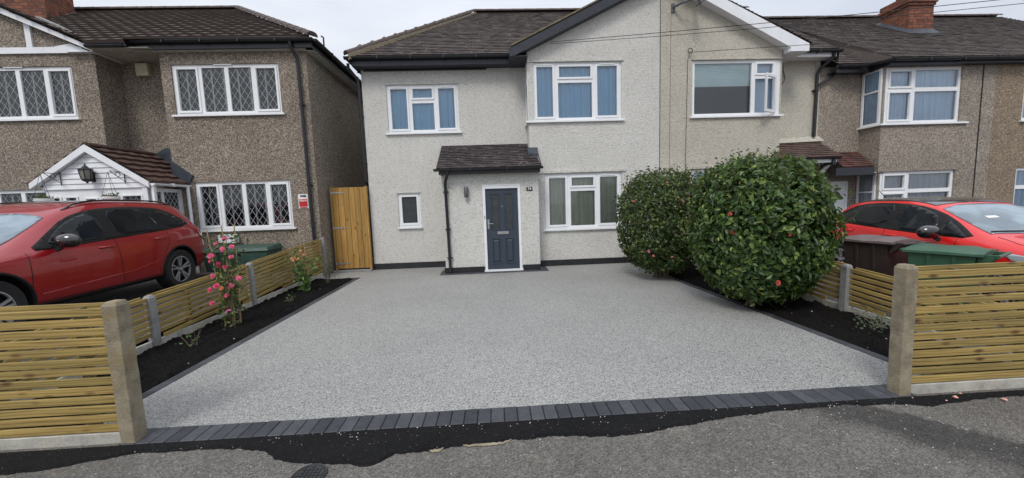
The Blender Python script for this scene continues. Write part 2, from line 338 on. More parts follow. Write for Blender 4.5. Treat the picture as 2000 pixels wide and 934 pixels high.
# ------------------------------------------------------------------ mesh builder
class MB:
    def __init__(s): s.v = []; s.f = []; s.mi = []; s.c = []; s.cur = .5; s.m = 0
    def face(s, pts):
        i = len(s.v); s.v += [tuple(p) for p in pts]; s.f.append(tuple(range(i, i+len(pts)))); s.mi.append(s.m); s.c.append(s.cur)
    def faces(s, vs, fs):
        i = len(s.v); s.v += [tuple(p) for p in vs]
        for f in fs: s.f.append(tuple(i+k for k in f)); s.mi.append(s.m); s.c.append(s.cur)
    def box(s, x0, x1, y0, y1, z0, z1):
        vs = [(x, y, z) for z in (z0, z1) for y in (y0, y1) for x in (x0, x1)]
        s.faces(vs, [(0, 2, 3, 1), (4, 5, 7, 6), (0, 1, 5, 4), (2, 6, 7, 3), (0, 4, 6, 2), (1, 3, 7, 5)])
    def hexa(s, lo, hi):   # two quads (4 pts each, same winding)
        s.faces(list(lo)+list(hi), [(3, 2, 1, 0), (4, 5, 6, 7), (0, 1, 5, 4), (1, 2, 6, 5), (2, 3, 7, 6), (3, 0, 4, 7)])
    def bar(s, a, b, w, h, up=(0, 0, 1)):
        a, b = Vector(a), Vector(b); d = (b-a).normalized(); r = d.cross(Vector(up)).normalized(); u = r.cross(d)
        q = [(-w/2, -h/2), (w/2, -h/2), (w/2, h/2), (-w/2, h/2)]
        s.hexa([a+r*x+u*y for x, y in q], [b+r*x+u*y for x, y in q])
    def prism(s, poly, axis, t0, t1):   # poly 2D extruded along axis
        def P(p, t):
            return {'x': (t, p[0], p[1]), 'y': (p[0], t, p[1]), 'z': (p[0], p[1], t)}[axis]
        n = len(poly); vs = [P(p, t0) for p in poly]+[P(p, t1) for p in poly]
        s.faces(vs, [tuple(range(n))[::-1], tuple(range(n, 2*n))]+[(i, (i+1) % n, n+(i+1) % n, n+i) for i in range(n)])
    def tube(s, pts, r, n=8, cap=True):
        pts = [Vector(p) for p in pts]; rs = r if isinstance(r, (list, tuple)) else [r]*len(pts)
        vs = []; prev = None
        for k, p in enumerate(pts):
            d = (pts[min(k+1, len(pts)-1)]-pts[max(k-1, 0)])
            d = d.normalized() if d.length > 1e-9 else Vector((0, 0, 1))
            if prev is None:
                u = d.orthogonal().normalized()
            else:
                u = (prev-d*prev.dot(d)); u = u.normalized() if u.length > 1e-6 else d.orthogonal().normalized()
            prev = u; w = d.cross(u)
            vs += [p+(u*math.cos(2*math.pi*j/n)+w*math.sin(2*math.pi*j/n))*rs[k] for j in range(n)]
        fs = [(k*n+j, k*n+(j+1) % n, (k+1)*n+(j+1) % n, (k+1)*n+j) for k in range(len(pts)-1) for j in range(n)]
        if cap: fs += [tuple(range(n))[::-1], tuple(range((len(pts)-1)*n, len(pts)*n))]
        s.faces(vs, fs)
    def lathe(s, prof, c, axis='z', n=24):  # prof [(r,t)]
        vs = []
        for r, t in prof:
            for j in range(n):
                a = 2*math.pi*j/n; x, y = r*math.cos(a), r*math.sin(a)
                vs.append({'z': (c[0]+x, c[1]+y, c[2]+t), 'y': (c[0]+x, c[1]+t, c[2]+y), 'x': (c[0]+t, c[1]+x, c[2]+y)}[axis])
        fs = [(k*n+j, k*n+(j+1) % n, (k+1)*n+(j+1) % n, (k+1)*n+j) for k in range(len(prof)-1) for j in range(n)]
        s.faces(vs, fs)
    def build(s, name, mats, parent=None, bevel=0, smooth=False, seg=1, recalc=True):
        me = bpy.data.meshes.new(name); me.from_pydata(s.v, [], s.f)
        mats = mats if isinstance(mats, (list, tuple)) else [mats]
        for m in mats: me.materials.append(M[m] if isinstance(m, str) else m)
        me.polygons.foreach_set('material_index', s.mi)
        ca = me.color_attributes.new('Col', 'FLOAT_COLOR', 'CORNER')
        buf = []
        for f, c in zip(s.f, s.c): buf += [c, (c*7.13) % 1, (c*3.77) % 1, 1]*len(f)
        ca.data.foreach_set('color', buf)
        if recalc:
            bm = bmesh.new(); bm.from_mesh(me); bmesh.ops.recalc_face_normals(bm, faces=bm.faces); bm.to_mesh(me); bm.free()
        if smooth:
            me.polygons.foreach_set('use_smooth', [True]*len(me.polygons)); me.set_sharp_from_angle(angle=R(38))
        me.update()
        o = bpy.data.objects.new(name, me); COL.objects.link(o)
        if bevel:
            b = o.modifiers.new('bevel', 'BEVEL'); b.width = bevel; b.segments = seg; b.limit_method = 'ANGLE'; b.harden_normals = False
        if parent: attach(o, parent)
        return o
ORIGIN = {}
def attach(o, parent):
    """children are modelled in world coordinates (or in the thing's own frame when it has no recorded origin)"""
    o.parent = parent
    o.matrix_parent_inverse = ORIGIN[parent.name].inverted() if parent.name in ORIGIN else Matrix.Identity(4)
def thing(name, label, cat, loc=(0, 0, 0), group=None, local=False):
    o = bpy.data.objects.new(name, None); COL.objects.link(o); o.location = loc; o.empty_display_size = .2
    if not local: ORIGIN[o.name] = Matrix.Translation(loc)
    return tag(o, label, cat, group)
def tag(o, label, cat, group=None):
    o['label'] = label; o['category'] = cat
    if group: o['group'] = group
    return o
def struct(o): o['kind'] = 'structure'; return o
def text_mesh(txt, size, x, y, z, mat, parent, name='lettering', depth=.003, rz=0, align='CENTER', bold=0.0):
    cu = bpy.data.curves.new(name, 'FONT'); cu.body = txt; cu.size = size; cu.extrude = depth; cu.align_x = align; cu.align_y = 'CENTER'; cu.resolution_u = 3; cu.offset = bold
    o = bpy.data.objects.new('tmp', cu); COL.objects.link(o); dg = bpy.context.evaluated_depsgraph_get(); dg.update()
    me = bpy.data.meshes.new_from_object(o.evaluated_get(dg)); bpy.data.objects.remove(o)
    me.transform(Matrix.Translation((x, y, z)) @ Matrix.Rotation(rz, 4, 'Z') @ Matrix.Rotation(R(90), 4, 'X'))
    me.materials.clear(); me.materials.append(M[mat]); me.name = name
    n = bpy.data.objects.new(name, me); COL.objects.link(n); attach(n, parent); return n

# wall sheet at constant Y with rectangular holes, plus reveals and dim rooms behind
def wall_y(mb, X0, X1, Z0, Z1, Y, holes=(), depth=.14, room=True):
    xs = sorted({X0, X1, *[h[0] for h in holes], *[h[1] for h in holes]}); zs = sorted({Z0, Z1, *[h[2] for h in holes], *[h[3] for h in holes]})
    for i in range(len(xs)-1):
        for j in range(len(zs)-1):
            cx, cz = (xs[i]+xs[i+1])/2, (zs[j]+zs[j+1])/2
            if any(h[0] < cx < h[1] and h[2] < cz < h[3] for h in holes): continue
            mb.face([(xs[i], Y, zs[j]), (xs[i+1], Y, zs[j]), (xs[i+1], Y, zs[j+1]), (xs[i], Y, zs[j+1])])
    for h in holes:
        a, b, c, d = h; q = [(a, c), (b, c), (b, d), (a, d)]
        for k in range(4):
            p, r = q[k], q[(k+1) % 4]; mb.face([(p[0], Y, p[1]), (r[0], Y, r[1]), (r[0], Y+depth, r[1]), (p[0], Y+depth, p[1])])
        if room:
            m0 = mb.m; mb.m = 1; Y1 = Y+depth; Y2 = Y+1.3; e = .3
            q2 = [(a-.0, c-.0), (b+.0, c-.0), (b+.0, d+.0), (a-.0, d+.0)]
            for k in range(4):
                p, r = q2[k], q2[(k+1) % 4]; mb.face([(p[0], Y1, p[1]), (r[0], Y1, r[1]), (r[0], Y2, r[1]), (p[0], Y2, p[1])])
            mb.face([(a, Y2, c), (b, Y2, c), (b, Y2, d), (a, Y2, d)]); mb.m = m0

def window(par, X0, X1, Z0, Z1, Y, cells, curtain='curtain_sky_tint', glass='glass_up', lead=0, sill=True, blinds=False, vents=(), name='window', sillx=(.06, .06), drape=.04, label=None):
    """cells: (x0,x1,z0,z1,sash) absolute"""
    fb = MB(); holes = []
    for c in cells:
        i = .062 if c[4] else .03
        holes.append((c[0]+i, c[1]-i, c[2]+i, c[3]-i))
    fy = Y+.035
    wall_y(fb, X0+.002, X1-.002, Z0+.002, Z1-.002, fy, holes, .05, room=False)
    for (a, b, c, d) in ((X0+.002, X1-.002, Z0+.002, Z0+.03), (X0+.002, X1-.002, Z1-.03, Z1-.002), (X0+.002, X0+.03, Z0+.03, Z1-.03), (X1-.03, X1-.002, Z0+.03, Z1-.03)):
        fb.box(a, b, fy+.002, fy+.07, c, d)
    for c in cells:
        if c[4]:
            o, w = .012, .048; x0, x1, z0, z1 = c[0]+o, c[1]-o, c[2]+o, c[3]-o
            yb, yf = fy-.018, fy+.012
            fb.box(x0, x1, yf-.03, yf-.0125, z0, z0+w); fb.box(x0, x1, yf-.03, yf-.0125, z1-w, z1)
            fb.box(x0, x0+w, yf-.03, yf-.0125, z0+w, z1-w); fb.box(x1-w, x1, yf-.03, yf-.0125, z0+w, z1-w)
    for (a, b, z) in vents: fb.box(a, b, fy-.03, fy-.003, z-.012, z+.012)
    if sill: fb.box(X0-sillx[0], X1+sillx[1], Y-.055, Y+.03, Z0-.045, Z0-.001)
    w = fb.build(name, 'upvc', par, bevel=.003)
    if label: w['label'] = label
    pb = MB()
    for h in holes: pb.face([(h[0], fy+.03, h[2]), (h[1], fy+.03, h[2]), (h[1], fy+.03, h[3]), (h[0], fy+.03, h[3])])
    pb.build('pane', glass, w, recalc=False)
    if lead:
        lb = MB(); s = lead; t = .0045
        for h in holes:
            ws, hs = h[1]-h[0], h[3]-h[2]; k = 1.55
            n = int((ws*k+hs)/s/1)+2
            for sg in (1, -1):
                for q in range(-n, n*2):
                    # lines z = z0 + sg*k*(x-x0) + q*s
                    pts = []
                    zl = q*s
                    for x in (0, ws):
                        z = (k*x if sg > 0 else -k*x)+zl
                        if 0 <= z <= hs: pts.append((x, z))
                    for z in (0, hs):
                        x = (z-zl)/(k if sg > 0 else -k)
                        if 0 < x < ws: pts.append((x, z))
                    if len(pts) >= 2:
                        (xa, za), (xb, zb) = pts[0], pts[1]
                        if abs(xa-xb)+abs(za-zb) > .02: lb.bar((h[0]+xa, fy+.026, h[2]+za), (h[0]+xb, fy+.026, h[2]+zb), .004, t*2.0, up=(0, 1, 0)) if False else lb.bar((h[0]+xa, fy+.026, h[2]+za), (h[0]+xb, fy+.026, h[2]+zb), .0055, .003, up=(0, 1, 0))
        lb.build('leading', 'lead', w, recalc=False)
    if curtain:
        cb = MB(); rr = random.Random(int(abs(X0*100))); n = int((X1-X0)/.02); ph = [rr.uniform(0, 6) for _ in range(5)]
        am = lambda x: .35+.65*abs(math.sin(x*2.3+ph[4]))
        def yy(x): return Y+.135+am(x)*drape*.95*(math.sin(x*38+ph[0]+1.5*math.sin(x*7+ph[1]))*.5+math.sin(x*17+ph[2])*.35)+.01*math.sin(x*90+ph[3])
        for i in range(n):
            xa, xb = X0+.012+(X1-X0-.024)*i/n, X0+.012+(X1-X0-.024)*(i+1)/n
            cb.faces([(xa, yy(xa)+.02*rr.random()*0, Z0+.01), (xb, yy(xb), Z0+.01), (xb, yy(xb*1.0), Z1-.01), (xa, yy(xa), Z1-.01)], [(0, 1, 2, 3)])
        cb.build('curtain', curtain, w, recalc=False)
    if blinds:
        bb = MB(); z = Z0+.03
        while z < Z1-.03:
            bb.hexa([(X0+.01, Y+.16, z-.012), (X1-.01, Y+.16, z-.012), (X1-.01, Y+.1615, z-.010), (X0+.01, Y+.1615, z-.010)], [(X0+.01, Y+.185, z+.012), (X1-.01, Y+.185, z+.012), (X1-.01, Y+.1865, z+.014), (X0+.01, Y+.1865, z+.014)]); z += .05
        o = bb.build('blind', ['blind', 'tape'], w, recalc=False)
        tb = MB()
        for h in holes:
            ws = h[1]-h[0]
            for u in ((.30,) if ws < .45 else (.27, .8)):
                x = h[0]+ws*u; tb.box(x-.017, x+.017, Y+.148, Y+.15, Z0+.02, Z1-.02)
        tb.build('blind_tape', 'tape', w)
    return w

def bounds_at(poly, v):
    xs = []
    n = len(poly)
    for i in range(n):
        (u0, v0), (u1, v1) = poly[i], poly[(i+1) % n]
        if (v0-v)*(v1-v) <= 0 and abs(v1-v0) > 1e-9: xs.append(u0+(u1-u0)*(v-v0)/(v1-v0))
        elif abs(v1-v0) <= 1e-9 and abs(v-v0) < 1e-6: xs += [u0, u1]
    return (min(xs), max(xs)) if xs else None
def tile_roof(mb, O, U, V, poly, tw=.165, g=.14, th=.018, wave=0, seed=1, jit=.004):
    rr = random.Random(seed); O, U, V = Vector(O), Vector(U).normalized(), Vector(V).normalized(); Nn = U.cross(V).normalized()
    if Nn.z < 0: Nn = -Nn
    vmin, vmax = min(p[1] for p in poly), max(p[1] for p in poly); r = 0; v = vmin
    while v < vmax-1e-3:
        v1 = min(v+g, vmax)
        b0 = bounds_at(poly, v+1e-5); b1 = bounds_at(poly, v1-1e-5)
        if not b0: b0 = b1
        if not b1: b1 = b0
        if b0 is None: v = v1; r += 1; continue
        lo, hi = min(b0[0], b1[0]), max(b0[1], b1[1])
        u = math.floor(lo/tw)*tw+(tw/2 if (r % 2 and not wave) else 0)
        if u > lo: u -= tw
        while u < hi:
            mb.cur = min(1, max(0, rr.gauss(.45, .06 if wave else .20))); dz = rr.uniform(-jit, jit); sag = rr.uniform(-jit, jit)*.6
            ns = 5 if wave else 1
            for k in range(ns):
                ua, ub = u+tw*k/ns+(.002 if k == 0 and not wave else 0), u+tw*(k+1)/ns-(.002 if k == ns-1 and not wave else 0)
                A0, B0 = max(b0[0], min(b0[1], ua)), max(b0[0], min(b0[1], ub)); A1, B1 = max(b1[0], min(b1[1], ua)), max(b1[0], min(b1[1], ub))
                if B0-A0 < 1e-4 and B1-A1 < 1e-4: continue
                def hgt(x): return wave*(.5+.5*math.cos(2*math.pi*((x-u)/tw)))**1.3 if wave else 0
                ha, hb = hgt(ua), hgt(ub)
                P = lambda uu, vv, h: O+U*uu+V*vv+Nn*h
                p = [P(A0, v, th+dz+ha), P(B0, v, th+dz+sag+hb), P(B1, v1+.01, 0+ha), P(A1, v1+.01, 0+hb*0+ha)]
                p[2] = P(B1, v1+.01, hb); p[3] = P(A1, v1+.01, ha)
                mb.faces(p+[P(A0, v, -.03), P(B0, v, -.03)], [(0, 1, 2, 3), (4, 5, 1, 0)])
            u += tw
        v = v1; r += 1
def half_round(mb, pts, r, step=.33, r2=None):
    """ridge/hip tiles along a line, as overlapping half-round lengths"""
    for a, b in zip(pts[:-1], pts[1:]):
        a, b = Vector(a), Vector(b); n = max(1, round((b-a).length/step)); d = (b-a)/n; dn = d.normalized(); rt = dn.cross(Vector((0, 0, 1))).normalized(); up = rt.cross(dn)
        for k in range(n):
            mb.cur = random.random(); q0 = a+d*k; q1 = a+d*(k+1)*1.0+dn*.01
            vs = []
            for q, rad in ((q0, r), (q1, r*.94)):
                vs += [q+rt*math.cos(math.pi*j/6)*rad+up*math.sin(math.pi*j/6)*rad*.85 for j in range(7)]
            mb.faces(vs, [(j, j+1, 8+j, 7+j) for j in range(6)]+[tuple(range(7))])
def gutter(par, pts, r=.06, mat='black_plastic', name='gutter'):
    g = MB()
    for a, b in zip(pts[:-1], pts[1:]):
        a, b = Vector(a), Vector(b); dn = (b-a).normalized(); rt = dn.cross(Vector((0, 0, 1))).normalized()
        for s0, s1 in ((r, r*.9),):
            prof = [(math.cos(math.pi*j/8), -math.sin(math.pi*j/8)) for j in range(9)]
            vs = [a+rt*x*s0+Vector((0, 0, 1))*z*s0 for x, z in prof]+[b+rt*x*s0+Vector((0, 0, 1))*z*s0 for x, z in prof]
            vs += [a+rt*x*s1+Vector((0, 0, 1))*z*s1 for x, z in prof]+[b+rt*x*s1+Vector((0, 0, 1))*z*s1 for x, z in prof]
            fs = [(j, j+1, 10+j, 9+j) for j in range(8)]+[(18+j, 19+j, 28+j, 27+j) for j in range(8)]+[(0, 9, 27, 18), (8, 17, 35, 26)]
            fs += [tuple(range(9)), tuple(range(9, 18))]
            g.faces(vs, fs)
        n = int((b-a).length/.9)
        for k in range(1, n+1):
            q = a+(b-a)*k/(n+1); g.bar(q-dn*.015+Vector((0, 0, -r*.4)), q+dn*.015+Vector((0, 0, -r*.4)), r*2.25, r*1.35)
    return g.build(name, mat, par)
def downpipe(par, pts, r=.034, mat='black_plastic', clips=(), name='downpipe'):
    d = MB(); d.tube(pts, r, 10)
    for c in clips: d.lathe([(r, -.02), (r*1.35, -.02), (r*1.35, .02), (r, .02)], c, 'z', 12); d.box(c[0]-r*1.9, c[0]+r*1.9, c[1]+.005, c[1]+r+.02, c[2]-.012, c[2]+.012)
    return d.build(name, mat, par, smooth=True)

# key planes of the terrace
MW, BAY, POR = 9.70, 9.15, 8.72
BACK = 17.5
# ================================================================== SETTING
def sheet(name, poly, z, mat, div=None):
    b = MB(); b.face([(x, y, z) for x, y in poly]); o = b.build(name, mat, recalc=False); return struct(o)
sheet('ground', [(-300, -300), (300, -300), (300, 300), (-300, 300)], -.14, 'asphalt_old')
sheet('road', [(-60, -12), (60, -12), (60, -1.6), (-60, -1.6)], -.12, 'asphalt_old')
k = MB(); x = -30
while x < 30: k.box(x, x+.91, -1.6, -1.47, -.14, .0); x += .915
struct(k.build('kerb', 'concrete_grey', bevel=.008))
def wob(a, b, n, amp, seed):
    rr = random.Random(seed); return [(a[0]+(b[0]-a[0])*i/n+rr.uniform(-amp, amp), a[1]+(b[1]-a[1])*i/n+rr.uniform(-amp, amp)) for i in range(n+1)]
# pavement: one gently uneven sheet
def grid_sheet(name, x0, x1, y0, y1, nx, ny, zf, mat, inside=None, smooth=True):
    vs = []; fs = []; idx = {}
    for j in range(ny+1):
        for i in range(nx+1):
            x, y = x0+(x1-x0)*i/nx, y0+(y1-y0)*j/ny; idx[i, j] = len(vs); vs.append((x, y, zf(x, y)))
    for j in range(ny):
        for i in range(nx):
            cx, cy = x0+(x1-x0)*(i+.5)/nx, y0+(y1-y0)*(j+.5)/ny
            if inside and not inside(cx, cy): continue
            fs.append((idx[i, j], idx[i+1, j], idx[i+1, j+1], idx[i, j+1]))
    b = MB(); b.faces(vs, fs); return b.build(name, mat, smooth=smooth)
pv = MB(); pv.face([(-60, -1.47, -.012), (60, -1.47, -.012), (60, 2.75, -.012), (-60, 2.75, -.012)])
struct(pv.build('pavement', 'asphalt_old', recalc=False))
# fresh tarmac reinstatement strip with its ragged lower edge
edge = [(-3.9, 2.34), (-3.45, 2.33), (-3.24, 2.378), (-3.0, 2.39), (-2.83, 2.433), (-2.7, 2.47), (-2.574, 2.509), (-2.3, 2.515), (-1.994, 2.505), (-1.8, 2.49), (-1.62, 2.44), (-1.5, 2.36), (-1.38, 2.31), (-1.2, 2.285), (-1.0, 2.27), (-.93, 2.235), (-.854, 2.225), (-.80, 2.26), (-.72, 2.33), (-.6, 2.335), (-.451, 2.345),
        (-.2, 2.375), (-.05, 2.372), (.243, 2.409), (.5, 2.40), (.75, 2.37), (.955, 2.377), (1.3, 2.44), (1.7, 2.50), (2.01, 2.535), (2.3, 2.55), (2.555, 2.56), (2.8, 2.545), (3.1, 2.52), (3.25, 2.48), (3.4, 2.50), (3.7, 2.53), (4.07, 2.545), (4.5, 2.54), (5.2, 2.54)]
rr = random.Random(3); fine = []
for (x0, y0), (x1, y1) in zip(edge[:-1], edge[1:]):
    n = max(2, int((x1-x0)/.018))
    for i in range(n):
        t = i/n; x = x0+(x1-x0)*t; fine.append((x, y0+(y1-y0)*t+.022*(noise.noise((x*7, 1, 0)))+rr.uniform(-.006, .006)))
tb = MB()
for (x0, y0), (x1, y1) in zip(fine[:-1], fine[1:]):
    tb.faces([(x0, 2.605, -.001), (x1, 2.605, -.001), (x1, y1+.02, .004), (x0, y0+.02, .004), (x1, y1, -.011), (x0, y0, -.011)], [(3, 2, 1, 0), (5, 4, 2, 3)])
struct(tb.build('tarmac_strip', 'asphalt_new', smooth=True))
# worn pale concrete lip showing between old and new surfacing
cb = MB()
for x0, x1, w in ((-.49, -.40, .020), (-.27, .06, .016)):
    n = int((x1-x0)/.02); top = []; bot = []
    for i in range(n+1):
        x = x0+(x1-x0)*i/n; y = [f for f in fine if f[0] <= x][-1][1]; q = math.sin(math.pi*i/n)**.5
        top.append((x, y+.004)); bot.append((x, y-w*q*(1+.5*noise.noise((x*30, 4, 0)))-.002))
    for i in range(n): cb.face([(*bot[i], -.007), (*bot[i+1], -.007), (*top[i+1], -.004), (*top[i], -.004)])
struct(cb.build('concrete_lip', 'concrete_old', recalc=False))

# the new drive
DL, DR = -3.17, 3.66
def dr_x(y): return 3.68-(y-2.8)*.045
res = [(-2.6, 2.79), (3.2, 2.79), (3.68, 2.80), (dr_x(9.14), 9.145), (.0, 9.145), (-3.17, 9.70), (-4.15, 9.72), (-4.15, 8.66), (-3.17, 8.66), (DL, 2.79)]
sheet('driveway', [(DL, 2.79), (dr_x(2.79), 2.79), (dr_x(9.2), 9.2), (DL, 9.2)], 0, 'resin')
sheet('driveway_apron', [(-4.16, 8.655), (DL, 8.655), (DL, 9.2), (.92, 9.2), (.92, 9.75), (-4.16, 9.75)], .0, 'resin')
# charcoal block edging, each block bevelled
eb = MB(); rr = random.Random(5)
x = -2.72
while x < 3.20:
    w = .1; eb.cur = rr.random(); dz = rr.uniform(-.0015, .0015)
    eb.box(x+.002, x+w-.002, 2.602, 2.792, -.08, .006+dz); x += w+.0015
y = 2.80
while y < 8.55: eb.cur = rr.random(); eb.box(DL-.098, DL-.001, y+.002, y+.198, -.08, .007); y += .2015
x = -4.10
while x < DL: eb.cur = rr.random(); eb.box(x+.002, min(x+.198, DL), 8.555, 8.652, -.08, .007); x += .2015
y = 2.80
while y < 9.1:
    eb.cur = rr.random(); xa, xb = dr_x(y+.002), dr_x(y+.198)
    eb.hexa([(xa+.001, y+.002, -.08), (xa+.098, y+.002, -.08), (xb+.098, y+.198, -.08), (xb+.001, y+.198, -.08)], [(xa+.001, y+.002, .007), (xa+.098, y+.002, .007), (xb+.098, y+.198, .007), (xb+.001, y+.198, .007)]); y += .2015
x = -1.32   # apron of blocks round the porch
while x < 1.22: eb.cur = rr.random(); eb.box(x+.002, min(x+.198, 1.24), 8.50, 8.60, -.06, .009); x += .2015
for yy in (8.60, 8.80, 9.0):
    eb.cur = rr.random(); eb.box(1.14, 1.24, yy+.002, min(yy+.2, 9.14), -.06, .009); eb.cur = rr.random(); eb.box(-1.32, -1.22, yy+.002, yy+.198, -.06, .009)
struct(eb.build('block_edging', 'block', bevel=.004))
sheet('block_joint', [(-2.73, 2.60), (3.21, 2.60), (3.21, 2.795), (-2.73, 2.795)], .0, 'asphalt_new')
sheet('porch_edging_infill', [(-1.22, 8.6), (1.14, 8.6), (1.14, 8.8), (-1.22, 8.8)], .006, 'block')
# planting beds
def soilz(x, y):
    if x < 0: e = min(DL-.098-x, 8.55-y)
    else: e = x-dr_x(y)-.098
    if e < .0: return -.03
    k = min(1, e/.10+.25)
    return -.006+1.4*k*(.008+.055*abs(noise.noise((x*5, y*5, 0)))+.035*abs(noise.noise((x*17, y*17, 3)))+.016*noise.noise((x*46, y*46, 9)))
def bed(name, x0, x1, y0, y1, inside):
    o = grid_sheet(name, x0, x1, y0, y1, int((x1-x0)/.028), int((y1-y0)/.028), soilz, 'soil', inside, smooth=True); struct(o)
bed('planting_bed', -4.16, DL-.06, 2.72, 8.60, lambda x, y: True)
bed('planting_bed', dr_x(9)+.04, 4.60, 2.72, 9.13, lambda x, y: x > dr_x(y)+.05)
# neighbours' paved frontages
def nz_left(y): return .22*min(1, max(0, (y-2.75)/2.6))
lg = MB()
for y0, y1 in ((2.72, 3.5), (3.5, 4.4), (4.4, 5.35), (5.35, 9.1)):
    lg.face([(-30, y0, nz_left(y0)), (-4.20, y0, nz_left(y0)), (-4.20, y1, nz_left(y1)), (-30, y1, nz_left(y1))])
struct(lg.build('neighbour_drive', 'paving', recalc=False))
sheet('neighbour_drive', [(4.63, 2.72), (40, 2.72), (40, 9.8), (4.63, 9.8)], -.02, 'paving')
sheet('back_garden', [(-40, 9.7), (50, 9.7), (50, 60), (-40, 60)], -.03, 'paving')

# ================================================================== HOUSE 74 (white roughcast, centre)
H74 = thing('semi_detached_house', 'white roughcast house with dark blue door and tiled porch behind the grey drive', 'house', (0.5, 9.7, 0))
w = MB()
wall_y(w, -3.17, .93, 0, 5.16, MW, [(-2.585, -.795, 3.48, 4.66), (-2.465, -1.895, 1.09, 1.96)])
wall_y(w, .93, 4.178, 0, 5.0, BAY, [(1.065, 3.22, 3.575, 4.945), (1.29, 3.21, .93, 2.29)])
w.face([(.93, BAY, 5.0), (4.178, BAY, 5.0), (4.178, BAY, 6.86), (.93, BAY, 5.30)])
w.face([(.93, BAY, 0), (.93, MW, 0), (.93, MW, 3.575), (.93, BAY, 3.575)]); w.face([(.93, BAY, 4.945), (.93, MW, 4.945), (.93, MW, 5.3), (.93, BAY, 5.3)])
w.face([(.93, 9.2, 3.575), (.93, MW, 3.575), (.93, MW, 4.945), (.93, 9.2, 4.945)]) if False else None
w.face([(-3.17, MW, 0), (-3.17, BACK, 0), (-3.17, BACK, 5.2), (-3.17, MW, 5.2)])
w.face([(-3.17, BACK, 0), (4.178, BACK, 0), (4.178, BACK, 5.2), (-3.17, BACK, 5.2)])
# party joint in the roughcast
w.m = 2; w.box(4.170, 4.184, BAY-.006, BAY+.02, 0, 6.72); w.m = 0
# bell-cast lintel drips over the windows
w.box(1.15, 3.31, BAY-.03, BAY+.0, 2.315, 2.375); w.box(-2.63, -.75, MW-.02, MW+.0, 4.665, 4.69); w.box(.93, 3.27, BAY-.025, BAY+.0, 4.95, 4.975); w.box(-2.5, -1.86, MW-.02, MW+.0, 1.965, 1.99)
w.build('wall', ['render_white', 'interior', 'plinth'], H74, recalc=False)
pl = MB()
pl.box(-3.19, -1.2, MW-.022, MW+.02, 0, .155); pl.box(1.06, 3.9, BAY-.022, BAY+.02, 0, .15); pl.box(-3.19, -3.15, MW+.021, BACK, 0, .155)
pl.box(-1.205, -.262, POR-.018, POR+.02, 0, .135); pl.box(.647, 1.075, POR-.018, POR+.02, 0, .135); pl.box(1.057, 1.08, POR+.021, BAY-.03, 0, .135); pl.box(-1.22, -1.198, POR+.021, MW-.03, 0, .135)
pl.build('plinth', 'plinth', H74)
# roof
r = MB()
SL = math.hypot(1, .75)
tile_roof(r, (0, 9.38, 5.25), (1, 0, 0), (0, 1, .75), [(-3.33, 0), (4.18, 0), (4.18, 3.57*SL), (-.41, 3.57*SL)], .165, .135, seed=4)
r.cur = .4
r.face([(-3.33, 9.38, 5.26), (-.41, 12.95, 7.93), (-.41, 14.0, 7.93), (-3.33, BACK+.2, 5.26)])
r.face([(-.41, 14.0, 7.93), (-.41, 12.95, 7.93), (4.18, 12.95, 7.93), (4.18, 14.0, 7.93)])
r.face([(-3.33, BACK+.2, 5.26), (-.41, 14.0, 7.93), (4.18, 14.0, 7.93), (4.18, BACK+.2, 5.26)])
GS = math.hypot(1, .474)
tile_roof(r, (.55, 8.93, 5.215), (0, 1, 0), (1, 0, .474), [(0, 0), (.40, 0), (2.66, 3.63*GS), (0, 3.63*GS)], .165, .11, seed=9)
r.build('roof', 'tile_brown', H74, recalc=False)
for a_, b_ in (((-.41, 12.95, 7.965), (4.18, 12.95, 7.965)), ((4.18, 8.93, 6.96), (4.18, 11.7, 6.96))): hr = MB(); half_round(hr, [a_, b_], .1, .4); hr.build('ridge_tile', 'ridge', H74)
hr = MB(); half_round(hr, [(-3.36, 9.34, 5.27), (-.41, 12.95, 7.965)], .105, .36)
rt = hr.build('ridge_tile', 'ridge', H74)
mo = MB()
hv = Vector((2.95, 3.61, 2.695)).normalized()
for s_ in (.105, ):
    a_, b_ = Vector((-3.36, 9.34, 5.285)), Vector((-.41, 12.95, 7.95)); rg = hv.cross(Vector((0, 0, 1))).normalized()
    rg = rg if rg.y < 0 else -rg
    mo.hexa([a_+rg*.06+Vector((0, 0, -.16)), a_+rg*.13+Vector((0, 0, -.16)), b_+rg*.13+Vector((0, 0, -.16)), b_+rg*.06+Vector((0, 0, -.16))], [a_+rg*.06+Vector((0, 0, .0)), a_+rg*.125+Vector((0, 0, -.025)), b_+rg*.125+Vector((0, 0, -.025)), b_+rg*.06])
    n = 13
    for i in range(1, n):
        q = a_+(b_-a_)*i/n; mo.tube([q+rg*.118*math.cos(t)+Vector((0, 0, .10*math.sin(t)+.008)) for t in [math.pi*j/8 for j in range(9)]], .012, 5)
mo.build('roof_mortar', 'mortar', rt)
vg = MB(); vg.bar((.55, 8.945, 5.255), (4.18, 8.945, 6.975), .06, .035); vg.build('mossy_verge', 'moss', H74)
